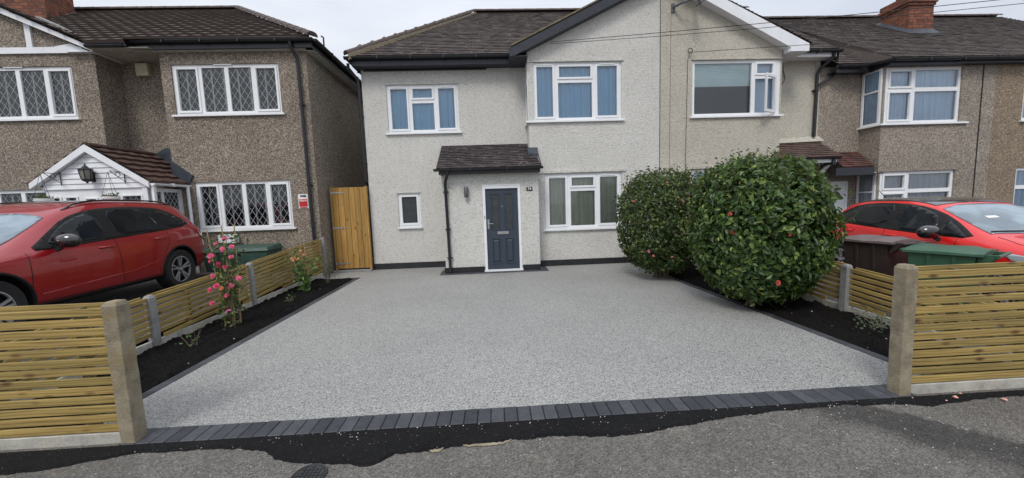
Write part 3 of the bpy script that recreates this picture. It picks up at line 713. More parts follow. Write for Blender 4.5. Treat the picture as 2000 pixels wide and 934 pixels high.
# barge board, soffit, fascia
bb = MB()
bb.prism([(.60, 5.02), (4.178, 6.716), (4.178, 6.935), (.52, 5.20), (.52, 5.02)], 'y', 8.935, 8.965)
bb.prism([(.60, 5.02), (4.178, 6.716), (4.178, 6.735), (.60, 5.04)], 'y', 8.966, BAY-.001)
bb.box(.52, .93, 8.966, MW, 5.02, 5.04); bb.box(.505, .519, 8.935, 9.36, 5.02, 5.2)
bb.build('bargeboard', 'navy', H74)
fb = MB(); fb.box(-3.28, .505, 9.40, 9.425, 5.02, 5.22); fb.box(-3.28, -3.255, 9.426, BACK, 5.02, 5.22); fb.box(-3.254, .50, 9.426, MW-.001, 5.022, 5.04); fb.box(-3.10, -.05, MW-.04, MW-.001, 4.985, 5.02)
fb.build('fascia', 'navy', H74)
gutter(H74, [(-3.42, 9.335, 5.205), (.50, 9.335, 5.205)]); gutter(H74, [(-3.36, 9.40, 5.2), (-3.36, BACK, 5.2)])
downpipe(H74, [(-3.40, 9.50, 5.12), (-3.40, 9.52, 5.02), (-3.27, 9.66, 4.82), (-3.235, 9.67, 4.7), (-3.235, 9.67, 2.45), (-3.235, 9.67, 2.3), (-3.235, 9.9, 2.2)], .036, clips=[(-3.235, 9.67, 3.9), (-3.235, 9.67, 2.75)])
# windows of house 74
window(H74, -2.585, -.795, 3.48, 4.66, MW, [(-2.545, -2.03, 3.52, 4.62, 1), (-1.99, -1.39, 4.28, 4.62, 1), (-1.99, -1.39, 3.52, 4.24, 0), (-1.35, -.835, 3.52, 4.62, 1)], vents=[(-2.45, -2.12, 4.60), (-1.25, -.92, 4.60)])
window(H74, -2.465, -1.895, 1.09, 1.96, MW, [(-2.43, -1.93, 1.125, 1.925, 1)], curtain=None, glass='frosted', sillx=(.03, .03), label='small frosted window left of the porch')
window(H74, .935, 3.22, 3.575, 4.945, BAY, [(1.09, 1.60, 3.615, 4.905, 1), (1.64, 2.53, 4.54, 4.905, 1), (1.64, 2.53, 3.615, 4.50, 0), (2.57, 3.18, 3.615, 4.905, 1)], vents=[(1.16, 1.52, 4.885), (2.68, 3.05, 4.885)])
window(H74, 1.29, 3.21, .93, 2.29, BAY, [(1.33, 1.86, .97, 2.25, 1), (1.90, 2.57, 1.93, 2.25, 1), (1.90, 2.57, .97, 1.89, 0), (2.61, 3.17, .97, 2.25, 1)], curtain='curtain_green', glass='glass_low', vents=[(1.40, 1.78, 2.23), (2.68, 3.05, 2.23)])
# return window at the side of the first-floor bay
sw = MB()
for (y0, y1, z0, z1) in ((9.19, 9.66, 3.575, 3.625), (9.19, 9.66, 4.895, 4.945), (9.19, 9.24, 3.625, 4.895), (9.61, 9.66, 3.625, 4.895), (9.24, 9.61, 4.50, 4.54)): sw.box(.915, .955, y0, y1, z0, z1)
sw.box(.88, .95, 9.12, 9.68, 3.53, 3.574); swo = sw.build('window', 'upvc', H74, bevel=.003); pp = MB(); pp.face([(.935, 9.24, 3.625), (.935, 9.61, 3.625), (.935, 9.61, 4.895), (.935, 9.24, 4.895)]); pp.build('pane', 'frosted', swo, recalc=False)
sw = MB(); sw.face([(.93, 9.66, 3.575), (.93, MW, 3.575), (.93, MW, 4.945), (.93, 9.66, 4.945)]); sw.face([(.96, 9.19, 3.575), (.96, MW, 3.575), (.96, MW, 4.945), (.96, 9.19, 4.945)]); sw.build('bay_return', 'render_white', H74, recalc=False)
# porch
pb = MB()
wall_y(pb, -1.19, 1.07, 0, 2.42, POR, [(-.25, .635, .0, 2.03)], depth=.1)
pb.face([(-1.19, POR, 0), (-1.19, MW, 0), (-1.19, MW, 3.1), (-1.19, POR, 2.40)]); pb.face([(1.07, POR, 0), (1.07, MW, 0), (1.07, MW, 3.1), (1.07, POR, 2.40)])
pw = pb.build('porch', ['render_white', 'interior'], H74, recalc=False)
pr_ = MB(); tile_roof(pr_, (0, 8.50, 2.44), (1, 0, 0), (0, 1, .575), [(-1.26, 0), (1.13, 0), (.97, 1.20*1.154), (-1.26, 1.20*1.154)], .165, .10, seed=12, jit=.006)
pr_.cur = .2
for xx in (-1.262, 1.132): pr_.faces([(xx, 8.5, 2.40), (xx, 8.5, 2.46), (xx, 9.7, 3.15), (xx, 9.7, 3.08)], [(0, 1, 2, 3)])
M['tile_porch'] = m_tile('lichen_flecked_tile', (.022, .018, .020), (.075, .058, .060), fleck=(.30, .29, .28), fl=.575)
pr_.build('porch_roof', 'tile_porch', pw, recalc=False)
q = MB(); q.box(-1.22, 1.10, 8.55, 8.575, 2.31, 2.445); q.box(-1.22, -1.195, 8.576, 9.0, 2.31, 2.445); q.box(1.072, 1.10, 8.576, 9.14, 2.31, 2.445); q.box(-1.195, 1.072, 8.576, POR-.001, 2.312, 2.33); q.build('porch_fascia', 'black_plastic', pw)
gutter(pw, [(-1.32, 8.49, 2.43), (1.16, 8.49, 2.43)], .052, name='porch_gutter')
downpipe(pw, [(-1.02, 8.50, 2.39), (-1.02, 8.50, 2.30), (-1.09, 8.64, 2.16), (-1.10, 8.665, 2.08), (-1.075, 8.665, .04)], .034, name='porch_downpipe', clips=[(-1.097, 8.665, 1.92), (-1.088, 8.665, 1.05), (-1.078, 8.665, .38)])
fl = MB(); fl.hexa([(.88, 9.0, 2.74), (1.10, 9.0, 2.73), (1.10, 9.145, 2.80), (.88, 9.145, 2.86)], [(.88, 9.0, 2.78), (1.12, 9.0, 2.77), (1.12, 9.145, 2.95), (.88, 9.145, 2.95)]); fl.build('lead_flashing', 'flashing', H74)
# front door
df = MB()
for (a, b, c, d) in ((-.25, -.19, 0.02, 2.03), (.575, .635, 0.02, 2.03), (-.19, .575, 1.965, 2.03)): df.box(a, b, POR-.012, POR+.06, c, d)
df.box(-.27, .655, POR-.03, POR+.07, 0.0, .045); df.box(-.28, .665, POR-.02, POR-.0, 2.031, 2.055)
dfo = df.build('door_frame', 'upvc', H74, bevel=.004)
dd = MB(); ys = POR+.03
panels = [(-.075, .145, 1.0, 1.86), (.245, .465, 1.0, 1.86), (-.075, .145, .18, .80), (.245, .465, .18, .80)]
wall_y(dd, -.188, .573, .05, 1.962, ys, panels, .016, room=False)
for i, (a, b, c, d) in enumerate(panels):
    for (e, f, g, h) in ((a, b, c, c+.022), (a, b, d-.022, d), (a, a+.022, c+.022, d-.022), (b-.022, b, c+.022, d-.022)): dd.box(e, f, ys-.012, ys+.02, g, h)
    if i > 1:
        dd.face([(a, ys+.016, c), (b, ys+.016, c), (b, ys+.016, d), (a, ys+.016, d)])
        dd.hexa([(a+.035, ys+.014, c+.04), (b-.035, ys+.014, c+.04), (b-.035, ys+.014, d-.04), (a+.035, ys+.014, d-.04)], [(a+.06, ys+.001, c+.07), (b-.06, ys+.001, c+.07), (b-.06, ys+.001, d-.07), (a+.06, ys+.001, d-.07)])
do = dd.build('front_door', 'door', H74, bevel=.002)
gp = MB()
for (a, b, c, d) in panels[:2]: gp.face([(a, ys+.012, c), (b, ys+.012, c), (b, ys+.012, d), (a, ys+.012, d)])
gp.build('pane', 'frosted', do, recalc=False)
lp = MB(); lp.box(.065, .335, ys-.02, ys-.001, .885, .955); lp.box(.085, .315, ys-.026, ys-.0205, .90, .94); lp.build('letter_plate', 'steel', do, bevel=.004)
hn = MB(); hn.box(-.158, -.118, ys-.012, ys-.001, 1.02, 1.25); hn.tube([(-.138, ys-.012, 1.15), (-.138, ys-.06, 1.15), (-.09, ys-.065, 1.15), (-.02, ys-.06, 1.145)], .011, 8); hn.lathe([(.0, -.03), (.016, -.03), (.02, -.002)], (-.138, ys, 1.07), 'y', 12); hn.build('handle', 'steel', do, smooth=True)
sp = MB(); sp.lathe([(.0, -.008), (.013, -.008), (.015, 0)], (.195, ys, 1.55), 'y', 12); sp.build('spyhole', 'steel', do)
np_ = MB(); np_.box(.785, .925, POR-.012, POR-.0005, 1.885, 1.98); npo = np_.build('house_number_plate', 'black_plastic', H74, bevel=.003)
text_mesh('74', .088, .855, POR-.0135, 1.9325, 'white', npo, 'number', bold=.002)
wl = MB(); wl.box(-.66, -.60, POR-.02, POR-.0005, 1.84, 1.96); wl.lathe([(.0, -.12), (.046, -.12), (.05, -.112), (.05, .112), (.046, .12), (0, .12)], (-.625, POR-.065, 1.905), 'z', 20); wl.build('wall_lamp', 'grey_metal', H74, smooth=True)
bl = MB(); bl.box(-.232, -.208, POR-.022, POR-.0125, 1.27, 1.34); bl.build('doorbell', 'steel', H74, bevel=.003)

# ================================================================== HOUSE 76 (cream roughcast)
H76 = thing('semi_detached_house', 'cream roughcast house with roller blind and open casement, joined to the white house', 'house', (6.4, 9.7, 0))
w = MB()
wall_y(w, 4.182, 7.26, 0, 5.0, BAY, [(4.99, 7.25, 3.59, 4.93), (5.0, 7.2, 1.0, 2.29)])
w.face([(4.182, BAY, 5.0), (7.26, BAY, 5.0), (7.26, BAY, 5.40), (4.182, BAY, 6.86)])
wall_y(w, 7.26, 8.72, 0, 5.16, MW, [(7.45, 8.35, 0, 2.0)])
w.face([(7.26, BAY, 0), (7.26, MW, 0), (7.26, MW, 5.3), (7.26, BAY, 5.3)])
w.face([(4.182, BACK, 0), (8.72, BACK, 0), (8.72, BACK, 5.2), (4.182, BACK, 5.2)])
w.box(8.60, 8.73, MW-.02, MW-.0005, 3.02, 5.1)
w.hexa([(7.27, MW-.10, 2.94), (8.86, MW-.10, 2.98), (8.86, MW-.001, 2.98), (7.27, MW-.001, 2.94)], [(7.27, MW-.02, 3.06), (8.76, MW-.02, 3.12), (8.76, MW-.001, 3.12), (7.27, MW-.001, 3.06)])
w.box(4.95, 7.25, BAY-.02, BAY, 4.935, 4.955); w.box(4.95, 7.22, BAY-.03, BAY, 2.31, 2.37)
w.build('wall', ['render_cream', 'interior'], H76, recalc=False)
r = MB()
tile_roof(r, (0, 9.38, 5.25), (1, 0, 0), (0, 1, .75), [(4.18, 0), (8.92, 0), (8.92, 3.57*SL), (4.18, 3.57*SL)], .165, .135, seed=21)
r.cur = .4
r.face([(4.18, 14.0, 7.93), (4.18, 12.95, 7.93), (8.9, 12.95, 7.93), (8.9, 14.0, 7.93)]); r.face([(4.18, BACK+.2, 5.26), (4.18, 14.0, 7.93), (8.9, 14.0, 7.93), (8.9, BACK+.2, 5.26)])
r.faces([(8.92, 9.36, 4.9), (8.92, 9.36, 5.27), (8.92, 12.95, 7.95), (8.92, 12.95, 7.4)], [(0, 1, 2, 3)])
tile_roof(r, (7.83, 8.93, 5.215), (0, 1, 0), (-1, 0, .474), [(0, 0), (.40, 0), (2.70, 3.65*GS), (0, 3.65*GS)], .165, .11, seed=22)
r.build('roof', 'tile_brown', H76, recalc=False)
hr = MB(); half_round(hr, [(4.18, 12.95, 7.965), (8.95, 12.95, 7.965)], .105, .40); hr.build('ridge_tile', 'ridge', H76)
bb = MB()
bb.prism([(4.182, 6.725), (7.30, 5.12), (7.30, 5.03), (7.76, 5.03), (7.76, 5.20), (4.182, 6.945)], 'y', 8.935, 8.965)
bb.prism([(4.182, 6.725), (7.30, 5.12), (7.30, 5.135), (4.182, 6.745)], 'y', 8.966, BAY-.001)
bb.box(7.28, 7.30, 8.966, BAY-.001, 5.03, 5.17); bb.box(7.301, 7.76, 8.966, MW, 5.03, 5.05); bb.box(7.745, 7.76, 8.966, 9.40, 5.051, 5.2); bb.build('bargeboard', 'fascia_white', H76)
fb = MB(); fb.box(7.762, 8.9, 9.40, 9.425, 5.06, 5.2); fb.box(7.762, 8.9, 9.426, MW-.001, 5.06, 5.075); fb.build('fascia', 'fascia_white', H76)
gutter(H76, [(7.72, 9.34, 5.2), (8.98, 9.34, 5.2)])
downpipe(H76, [(8.80, 9.36, 5.14), (8.80, 9.40, 5.02), (8.66, 9.60, 4.84), (8.62, 9.64, 4.7), (8.60, 9.64, 3.1)], .042, clips=[(8.61, 9.64, 4.3)])
cp = MB(); cp.tube([(9.15, 9.62, 4.78), (9.0, 9.62, 4.62), (8.64, 9.63, 4.42)], .034, 8); cp.build('branch_pipe', 'black_plastic', H76, smooth=True)
wn = window(H76, 4.99, 7.25, 3.59, 4.93, BAY, [(5.03, 6.54, 3.63, 4.89, 0), (6.58, 7.11, 4.55, 4.89, 1), (6.58, 7.11, 3.63, 4.51, 0)], curtain=None, glass='glass_up', label='upstairs window with a half-drawn roller blind and one casement ajar')
rb = MB(); rb.box(5.04, 6.53, BAY+.12, BAY+.125, 4.33, 4.90); rb.box(5.04, 6.53, BAY+.112, BAY+.13, 4.50, 4.515); rb.box(5.04, 6.53, BAY+.112, BAY+.13, 4.33, 4.35)
rb.build('roller_blind', 'roller', wn); rb = MB(); rb.box(6.59, 7.10, BAY+.12, BAY+.123, 3.62, 4.90); rb.build('curtain', 'curtain_pale', wn)
oc = MB(); ang = R(28); hx, hy = 7.10, BAY+.0
def rot(px, py): return (hx-(px*math.cos(ang)), hy-(px*math.sin(ang))-py)
def obox(mb, p0, p1, q0, q1, z0, z1):
    c = [rot(p0, q0), rot(p1, q0), rot(p1, q1), rot(p0, q1)]; mb.hexa([(x, y, z0) for x, y in c], [(x, y, z1) for x, y in c])
for (a, b, c, d) in ((0, .50, 3.62, 3.69), (0, .50, 4.46, 4.53), (0, .07, 3.69, 4.46), (.43, .50, 3.69, 4.46)): obox(oc, a, b, .0, .05, c, d)
oco = oc.build('open_casement', 'upvc', wn, bevel=.003)
gp = MB(); a_, b_ = rot(.07, .03), rot(.43, .03); gp.face([(*a_, 3.69), (*b_, 3.69), (*b_, 4.46), (*a_, 4.46)])
window(H76, 5.0, 7.2, 1.0, 2.29, BAY, [(5.04, 6.1, 1.04, 2.25, 0), (6.14, 7.16, 1.04, 2.25, 0)], curtain='curtain_pale', glass='glass_up')
# satellite dish on its wall bracket
ds = MB(); ds.box(4.44, 4.52, BAY-.03, BAY-.0005, 6.04, 6.24); ds.tube([(4.48, BAY-.03, 6.15), (4.60, BAY-.22, 6.15), (4.78, BAY-.32, 6.18)], .028, 8)
dso = ds.build('satellite_dish', 'grey_metal', H76, smooth=True)
dm = MB(); cx, cy, cz = 4.83, BAY-.38, 6.20; ax = Vector((.80, -.50, .30)).normalized(); ux = ax.orthogonal().normalized(); vx = ax.cross(ux); rings = []
for k in range(6):
    rad = .24*k/5; rings.append([Vector((cx, cy, cz))+ax*(.9*rad*rad)+(ux*math.cos(t)+vx*math.sin(t))*max(rad, .001) for t in [2*math.pi*j/24 for j in range(24)]])
vs = [p for g in rings for p in g]; dm.faces(vs, [(k*24+j, k*24+(j+1) % 24, (k+1)*24+(j+1) % 24, (k+1)*24+j) for k in range(5) for j in range(24)])
dm.tube([Vector((cx, cy, cz))-vx*.0+Vector((0, 0, -.22)), Vector((cx, cy, cz))+ax*.30+Vector((0, 0, -.16))], .012, 6); dm.tube([Vector((cx, cy, cz))+ax*.27+Vector((0, 0, -.16)), Vector((cx, cy, cz))+ax*.36+Vector((0, 0, -.13))], .03, 8)
dm.build('dish', 'grey_metal', dso, smooth=True)
rg = MB(); rg.tube([(4.90+.055*math.cos(t), BAY-.05, 5.14+.055*math.sin(t)) for t in [2*math.pi*j/16 for j in range(17)]], .009, 6); rg.tube([(4.90, BAY-.04, 5.08), (4.86, BAY-.015, 4.95), (4.845, BAY-.012, 3.7), (4.82, BAY-.012, 1.5)], .006, 5)
rg.tube([(4.44, BAY-.004, 6.05), (4.42, BAY-.004, 1.5)], .0035, 4); rg.tube([(7.27, MW-.35, 4.55), (7.42, MW-.03, 4.40), (7.60, MW-.02, 4.36), (7.78, MW-.02, 4.62), (7.72, MW-.02, 4.82), (7.70, MW-.02, 5.02)], .008, 5)
rg.build('cable_bracket', 'cable', H76)
# porch canopy, door
pc = MB(); tile_roof(pc, (0, 8.98, 2.50), (1, 0, 0), (0, 1, .68), [(7.10, 0), (8.72, 0), (8.72, .70*1.21), (7.27, .70*1.21)], .165, .10, seed=31, jit=.006); tile_roof(pc, (0, 8.98, 2.50), (1, 0, 0), (0, 1, .68), [(8.72, 0), (8.80, 0), (8.74, .70*1.21), (8.72, .70*1.21)], .165, .10, seed=32)
pco = pc.build('porch_roof', 'tile_dull', H76, recalc=False)
q = MB(); q.box(7.28, 8.66, 9.0, 9.03, 2.36, 2.47); q.box(7.28, 8.66, 9.031, MW-.001, 2.38, 2.395); q.bar((8.44, 9.64, 1.75), (8.56, 9.05, 2.36), .06, .06); q.build('porch_fascia', 'fascia_white', pco)
gutter(pco, [(7.2, 8.95, 2.49), (8.70, 8.95, 2.49)], .05, name='porch_gutter')
q = MB(); q.box(8.52, 8.60, 8.96, 9.08, 2.30, 2.44); q.tube([(8.55, 8.98, 2.38), (8.45, 9.3, 2.25), (8.40, 9.6, 2.2), (8.40, 9.64, .0)], .034, 8); q.build('porch_downpipe', 'black_plastic', pco, smooth=True)
dd = MB(); dd.box(7.45, 8.35, MW+.02, MW+.06, 0.0, 2.0); dd.build('front_door', 'door', H76)

# ================================================================== HOUSE 78 (grey pebbledash)
H78 = thing('terraced_house', 'grey pebbledash house with square upstairs bay window behind the bright red hatchback', 'house', (10.6, 9.7, 0))
w = MB()
wall_y(w, 8.72, 9.93, 0, 4.90, MW, [(8.98, 9.68, 0, 1.90)])
wall_y(w, 9.93, 12.585, 0, 4.80, BAY, [(9.99, 12.04, 3.30, 4.685), (9.99, 12.04, .90, 2.085)])
w.face([(9.93, BAY, 0), (9.93, MW, 0), (9.93, MW, .9), (9.93, BAY, .9)]); w.face([(9.93, BAY, 2.085), (9.93, MW, 2.085), (9.93, MW, 3.30), (9.93, BAY, 3.30)]); w.face([(9.93, BAY, 4.685), (9.93, MW, 4.685), (9.93, MW, 4.9), (9.93, BAY, 4.9)])
w.face([(8.72, BACK, 0), (12.585, BACK, 0), (12.585, BACK, 4.8), (8.72, BACK, 4.8)])
w.m = 2; w.tube([(12.585, BAY-.008, 4.7), (12.583, BAY-.008, 0)], .012, 5); w.m = 0
w.box(9.97, 12.10, BAY-.02, BAY, 2.09, 2.11)
w.build('wall', ['pebble_grey', 'interior', 'cable'], H78, recalc=False)
RT = .69; RS = math.hypot(1, RT)
def row_roof(par, xa, xb, seed, left=False):
    r = MB(); yr = 12.92-8.93
    tile_roof(r, (0, 8.93, 4.85), (1, 0, 0), (0, 1, RT), [(xa, 0), (xb, 0), (xb, yr*RS), (xa-(.55 if left else 0), yr*RS)], .165, .135, seed=seed)
    if left: tile_roof(r, (0, 9.38, 4.87), (1, 0, 0), (0, 1, .771), [(8.93, 0), (9.95, 0), (9.95, 3.54*1.263), (8.93, 3.54*1.263)], .165, .135, seed=seed+1)
    r.cur = .4; r.face([(xa-1, 12.92, 7.6), (xb, 12.92, 7.6), (xb, BACK+.2, 4.85), (xa-1, BACK+.2, 4.85)])
    if left: r.faces([(9.88, 8.93, 4.80), (9.88, 8.93, 4.86), (9.6, 11.2, 6.42), (9.6, 11.2, 6.2), (9.72, 9.38, 4.8)], [(0, 1, 2, 3, 4)])
    r.build('roof', 'tile_brown', par, recalc=False)
    hr = MB(); half_round(hr, [(8.95 if left else xa, 12.92, 7.62), (xb, 12.92, 7.62)], .10, .42); hr.build('ridge_tile', 'ridge', par)
row_roof(H78, 9.90, 12.585, 41, True)
fb = MB(); fb.box(8.93, 9.86, 9.41, 9.435, 4.66, 4.84); fb.box(9.90, 12.584, 8.985, 9.01, 4.70, 4.83); fb.box(9.90, 12.584, 9.011, BAY-.001, 4.70, 4.715); fb.box(8.93, 9.93, 9.436, MW-.001, 4.70, 4.715)
fb.hexa([(9.86, 9.41, 4.66), (9.90, 8.985, 4.70), (9.93, 8.99, 4.70), (9.89, 9.42, 4.66)], [(9.86, 9.41, 4.84), (9.90, 8.985, 4.83), (9.93, 8.99, 4.83), (9.89, 9.42, 4.84)]); fb.build('fascia', 'navy', H78)
gutter(H78, [(8.95, 9.35, 4.82), (9.60, 9.33, 4.82)]); gutter(H78, [(9.60, 9.33, 4.82), (9.92, 8.92, 4.815)]); gutter(H78, [(9.92, 8.92, 4.81), (12.58, 8.92, 4.81)])
window(H78, 9.93, 12.04, 3.30, 4.685, BAY, [(10.08, 10.75, 4.16, 4.645, 1), (10.08, 10.75, 3.34, 4.12, 1), (10.79, 12.0, 4.16, 4.645, 0), (10.79, 12.0, 3.34, 4.12, 0)], curtain='curtain_pale', sillx=(.03, .2), label='first-floor front window of the square bay')
window(H78, 9.93, 12.04, .90, 2.085, BAY, [(10.08, 10.75, 1.60, 2.045, 1), (10.08, 10.75, .94, 1.56, 1), (10.79, 12.0, 1.60, 2.045, 0), (10.79, 12.0, .94, 1.56, 0)], curtain='curtain_grey', glass='glass_low')
for z0, z1, zt, nm in ((3.30, 4.685, 4.14, 'curtain_pale'), (.90, 2.085, 1.58, 'curtain_grey')):
    sw = MB()
    for (y0, y1, a, b) in ((9.19, 9.68, z0, z0+.05), (9.19, 9.68, z1-.05, z1), (9.19, 9.25, z0+.05, z1-.05), (9.62, 9.68, z0+.05, z1-.05), (9.25, 9.62, zt-.02, zt+.02)): sw.box(9.905, 9.945, y0, y1, a, b)
    sw.box(9.87, 9.94, 9.10, 9.72, z0-.045, z0-.001); so_ = sw.build('window', 'upvc', H78, bevel=.003); pp = MB(); pp.face([(9.925, 9.25, z1-.05), (9.925, 9.62, z1-.05), (9.925, 9.62, z0+.05), (9.925, 9.25, z0+.05)]); pp.build('pane', 'glass_low', so_, recalc=False)
    pp = MB(); n = 24
    for i in range(n):
        ya, yb = 9.2+.48*i/n, 9.2+.48*(i+1)/n; fx = lambda y: 9.965+.010*math.sin(y*90)
        pp.face([(fx(ya), ya, z0+.03), (fx(yb), yb, z0+.03), (fx(yb), yb, z1-.03), (fx(ya), ya, z1-.03)])
    pp.build('curtain', nm, so_, recalc=False)
ch = MB(); ch.box(12.70, 13.50, 11.1, 11.9, 5.9, 7.12); ch.box(12.67, 13.53, 11.07, 11.93, 7.12, 7.2); ch.box(12.64, 13.56, 11.04, 11.96, 7.2, 7.28); ch.box(12.67, 13.53, 11.07, 11.93, 7.28, 7.42)
ch.m = 1; ch.box(12.63, 13.57, 10.98, 11.99, 6.24, 6.30) if False else None
ch.hexa([(12.60, 10.92, 6.22), (13.60, 10.92, 6.22), (13.60, 12.0, 6.97), (12.60, 12.0, 6.97)], [(12.695, 11.09, 6.44), (13.505, 11.09, 6.44), (13.505, 11.95, 7.02), (12.695, 11.95, 7.02)])
ch.m = 2
for xx in (12.9, 13.3): ch.lathe([(.0, .0), (.13, .0), (.11, .32), (.13, .34), (.12, .36), (.08, .36)], (xx, 11.5, 7.42), 'z', 16)
ch.build('chimney', ['brick', 'flashing', 'tile_red'], H78)
pc = MB(); tile_roof(pc, (0, 8.95, 2.23), (1, 0, 0), (0, 1, .60), [(8.80, 0), (9.60, 0), (9.90, .75*1.166), (8.80, .75*1.166)], .165, .11, seed=51, jit=.007)
pco = pc.build('porch_roof', 'tile_red', H78, recalc=False)
q = MB(); q.box(8.62, 9.62, 8.96, 9.0, 2.02, 2.21); q.box(8.66, 9.92, 9.001, MW-.001, 2.04, 2.06); q.box(9.58, 9.62, 9.001, 9.14, 2.02, 2.21); q.build('porch_fascia', 'navy', pco)
df = MB(); df.box(8.98, 9.04, MW-.01, MW+.06, 0, 1.9); df.box(9.62, 9.68, MW-.01, MW+.06, 0, 1.9); df.box(9.04, 9.62, MW-.01, MW+.06, 1.84, 1.9); dfo = df.build('door_frame', 'upvc', H78, bevel=.003)
dd = MB(); dd.box(9.041, 9.619, MW+.01, MW+.05, 0.02, 1.838); dd.box(9.10, 9.56, MW+.0, MW+.0098, .15, .80); dd.tube([(9.33+.19*math.cos(t), MW+.004, 1.45+.19*math.sin(t)) for t in [math.pi*j/14 for j in range(15)]]+[(9.14, MW+.004, 1.45), (9.52, MW+.004, 1.45)][::1], .012, 6)
dd.tube([(9.105, MW+.006, .95), (9.105, MW+.006, 1.76), (9.555, MW+.006, 1.76), (9.555, MW+.006, .95), (9.105, MW+.006, .95)], .008, 5)
do = dd.build('front_door', 'upvc', H78)
gp = MB(); gp.prism([(9.33+.18*math.cos(t), 1.455+.18*math.sin(t)) for t in [math.pi*j/14 for j in range(15)]], 'y', MW+.004, MW+.0095); gp.build('pane', 'frosted', do)

# ================================================================== HOUSE 80 (tan pebbledash, right edge)
H80 = thing('terraced_house', 'tan pebbledash house cut off by the right edge of the picture', 'house', (15, 9.7, 0))
w = MB(); wall_y(w, 12.587, 16.2, 0, 4.80, BAY, [(13.75, 15.8, 3.30, 4.685), (13.75, 15.8, .90, 2.085)]); w.face([(16.2, BAY, 0), (16.2, BACK, 0), (16.2, BACK, 4.8), (16.2, BAY, 4.8)]); w.face([(12.587, BACK, 0), (16.2, BACK, 0), (16.2, BACK, 4.8), (12.587, BACK, 4.8)])
w.m = 2; w.box(12.605, 12.95, BAY-.004, BAY-.0005, 0, 4.8) ; w.m = 0
w.build('wall', ['pebble_tan', 'interior', 'pebble_grey'], H80, recalc=False)
row_roof(H80, 12.59, 18.2, 61)
fb = MB(); fb.box(12.59, 16.5, 8.985, 9.01, 4.70, 4.83); fb.box(12.59, 16.5, 9.011, BAY-.001, 4.70, 4.715); fb.build('fascia', 'navy', H80)
gutter(H80, [(12.60, 8.92, 4.81), (16.5, 8.92, 4.81)])
for z0, z1, zt in ((3.30, 4.685, 4.14), (.90, 2.085, 1.58)):
    window(H80, 13.75, 15.8, z0, z1, BAY, [(13.79, 15.0, zt+.02, z1-.04, 0), (13.79, 15.0, z0+.04, zt-.02, 0), (15.04, 15.76, zt+.02, z1-.04, 1), (15.04, 15.76, z0+.04, zt-.02, 1)], curtain='curtain_pale', glass='glass_low')

# ================================================================== HOUSE 72 (brown pebbledash, left)
H72 = thing('semi_detached_house', 'brown pebbledash house with leaded windows and white weatherboarded porch, left of the white house', 'house', (-8, 9.7, 0))
LF = 9.10
w = MB()
wall_y(w, -15.8, -8.83, 0, 5.30, LF, [(-11.75, -9.36, 3.88, 5.02), (-11.95, -9.75, 1.22, 2.30)])
w.face([(-15.8, LF, 5.30), (-8.83, LF, 5.30), (-12.3, LF, 6.95)])
w.face([(-8.83, LF, 0), (-8.83, MW, 0), (-8.83, MW, 5.4), (-8.83, LF, 5.4)])
wall_y(w, -8.83, -7.44, 0, 5.42, MW)
wall_y(w, -7.44, -4.19, 0, 5.32, LF, [(-7.22, -4.835, 3.89, 5.01), (-7.0, -4.81, 1.22, 2.345)])
w.face([(-7.44, LF, 0), (-7.44, MW, 0), (-7.44, MW, 5.4), (-7.44, LF, 5.4)])
w.face([(-4.19, LF, 0), (-4.19, BACK, 0), (-4.19, BACK, 5.32), (-4.19, LF, 5.32)]); w.face([(-15.8, BACK, 0), (-4.19, BACK, 0), (-4.19, BACK, 5.3), (-15.8, BACK, 5.3)]); w.face([(-15.8, LF, 0), (-15.8, BACK, 0), (-15.8, BACK, 5.3), (-15.8, LF, 5.3)])
w.build('wall', ['pebble_brown', 'interior'], H72, recalc=False)
r = MB(); S7 = math.hypot(1, .655)
tile_roof(r, (0, 8.90, 5.47), (1, 0, 0), (0, 1, .655), [(-8.70, -.16), (-7.85, -.16), (-7.85, 0), (-3.92, 0), (-7.85, 3.88*S7), (-16, 3.88*S7), (-16, 2.81), (-12.3, 2.81)], .30, .30, th=.05, wave=.012, seed=71, jit=.003)
r.cur = .4
r.face([(-3.92, 8.9, 5.46), (-3.92, BACK+.2, 5.46), (-7.85, 13.9, 8.01), (-7.85, 12.78, 8.01)]); r.face([(-3.92, BACK+.2, 5.46), (-16, BACK+.2, 5.46), (-16, 13.9, 8.01), (-7.85, 13.9, 8.01)]); r.face([(-7.85, 12.78, 8.01), (-7.85, 13.9, 8.01), (-16, 13.9, 8.01), (-16, 12.78, 8.01)])
GS2 = math.hypot(1, .458)
tile_roof(r, (-8.66, 8.86, 5.38), (0, 1, 0), (-1, 0, .458), [(0, 0), (.05, 0), (2.40, 3.64*GS2), (0, 3.64*GS2)], .30, .34, th=.03, wave=.03, seed=72, jit=.003)
tile_roof(r, (-15.94, 8.86, 5.38), (0, 1, 0), (1, 0, .458), [(0, 0), (.05, 0), (2.40, 3.64*GS2), (0, 3.64*GS2)], .30, .34, th=.03, wave=.03, seed=73, jit=.003)
r.build('roof', 'tile_mossy', H72, recalc=False)
hr = MB(); half_round(hr, [(-3.92, 8.9, 5.50), (-7.85, 12.78, 8.05)], .12, .42); hr.build('ridge_tile', 'ridge', H72); hr = MB(); half_round(hr, [(-7.85, 12.78, 8.05), (-16, 12.78, 8.05)], .11, .42); hr.build('ridge_tile', 'ridge', H72)
vm = MB(); vm.bar((-8.6, 8.93, 5.44), (-12.2, 11.22, 7.10), .10, .04); vm.build('valley_flashing', 'concrete_grey', H72)
bb = MB()
bb.prism([(-9.20, 5.49), (-8.72, 5.27), (-8.72, 5.36), (-12.3, 7.06), (-15.88, 5.36), (-15.88, 5.27), (-15.4, 5.49), (-12.3, 6.90)], 'y', 8.955, 8.985)
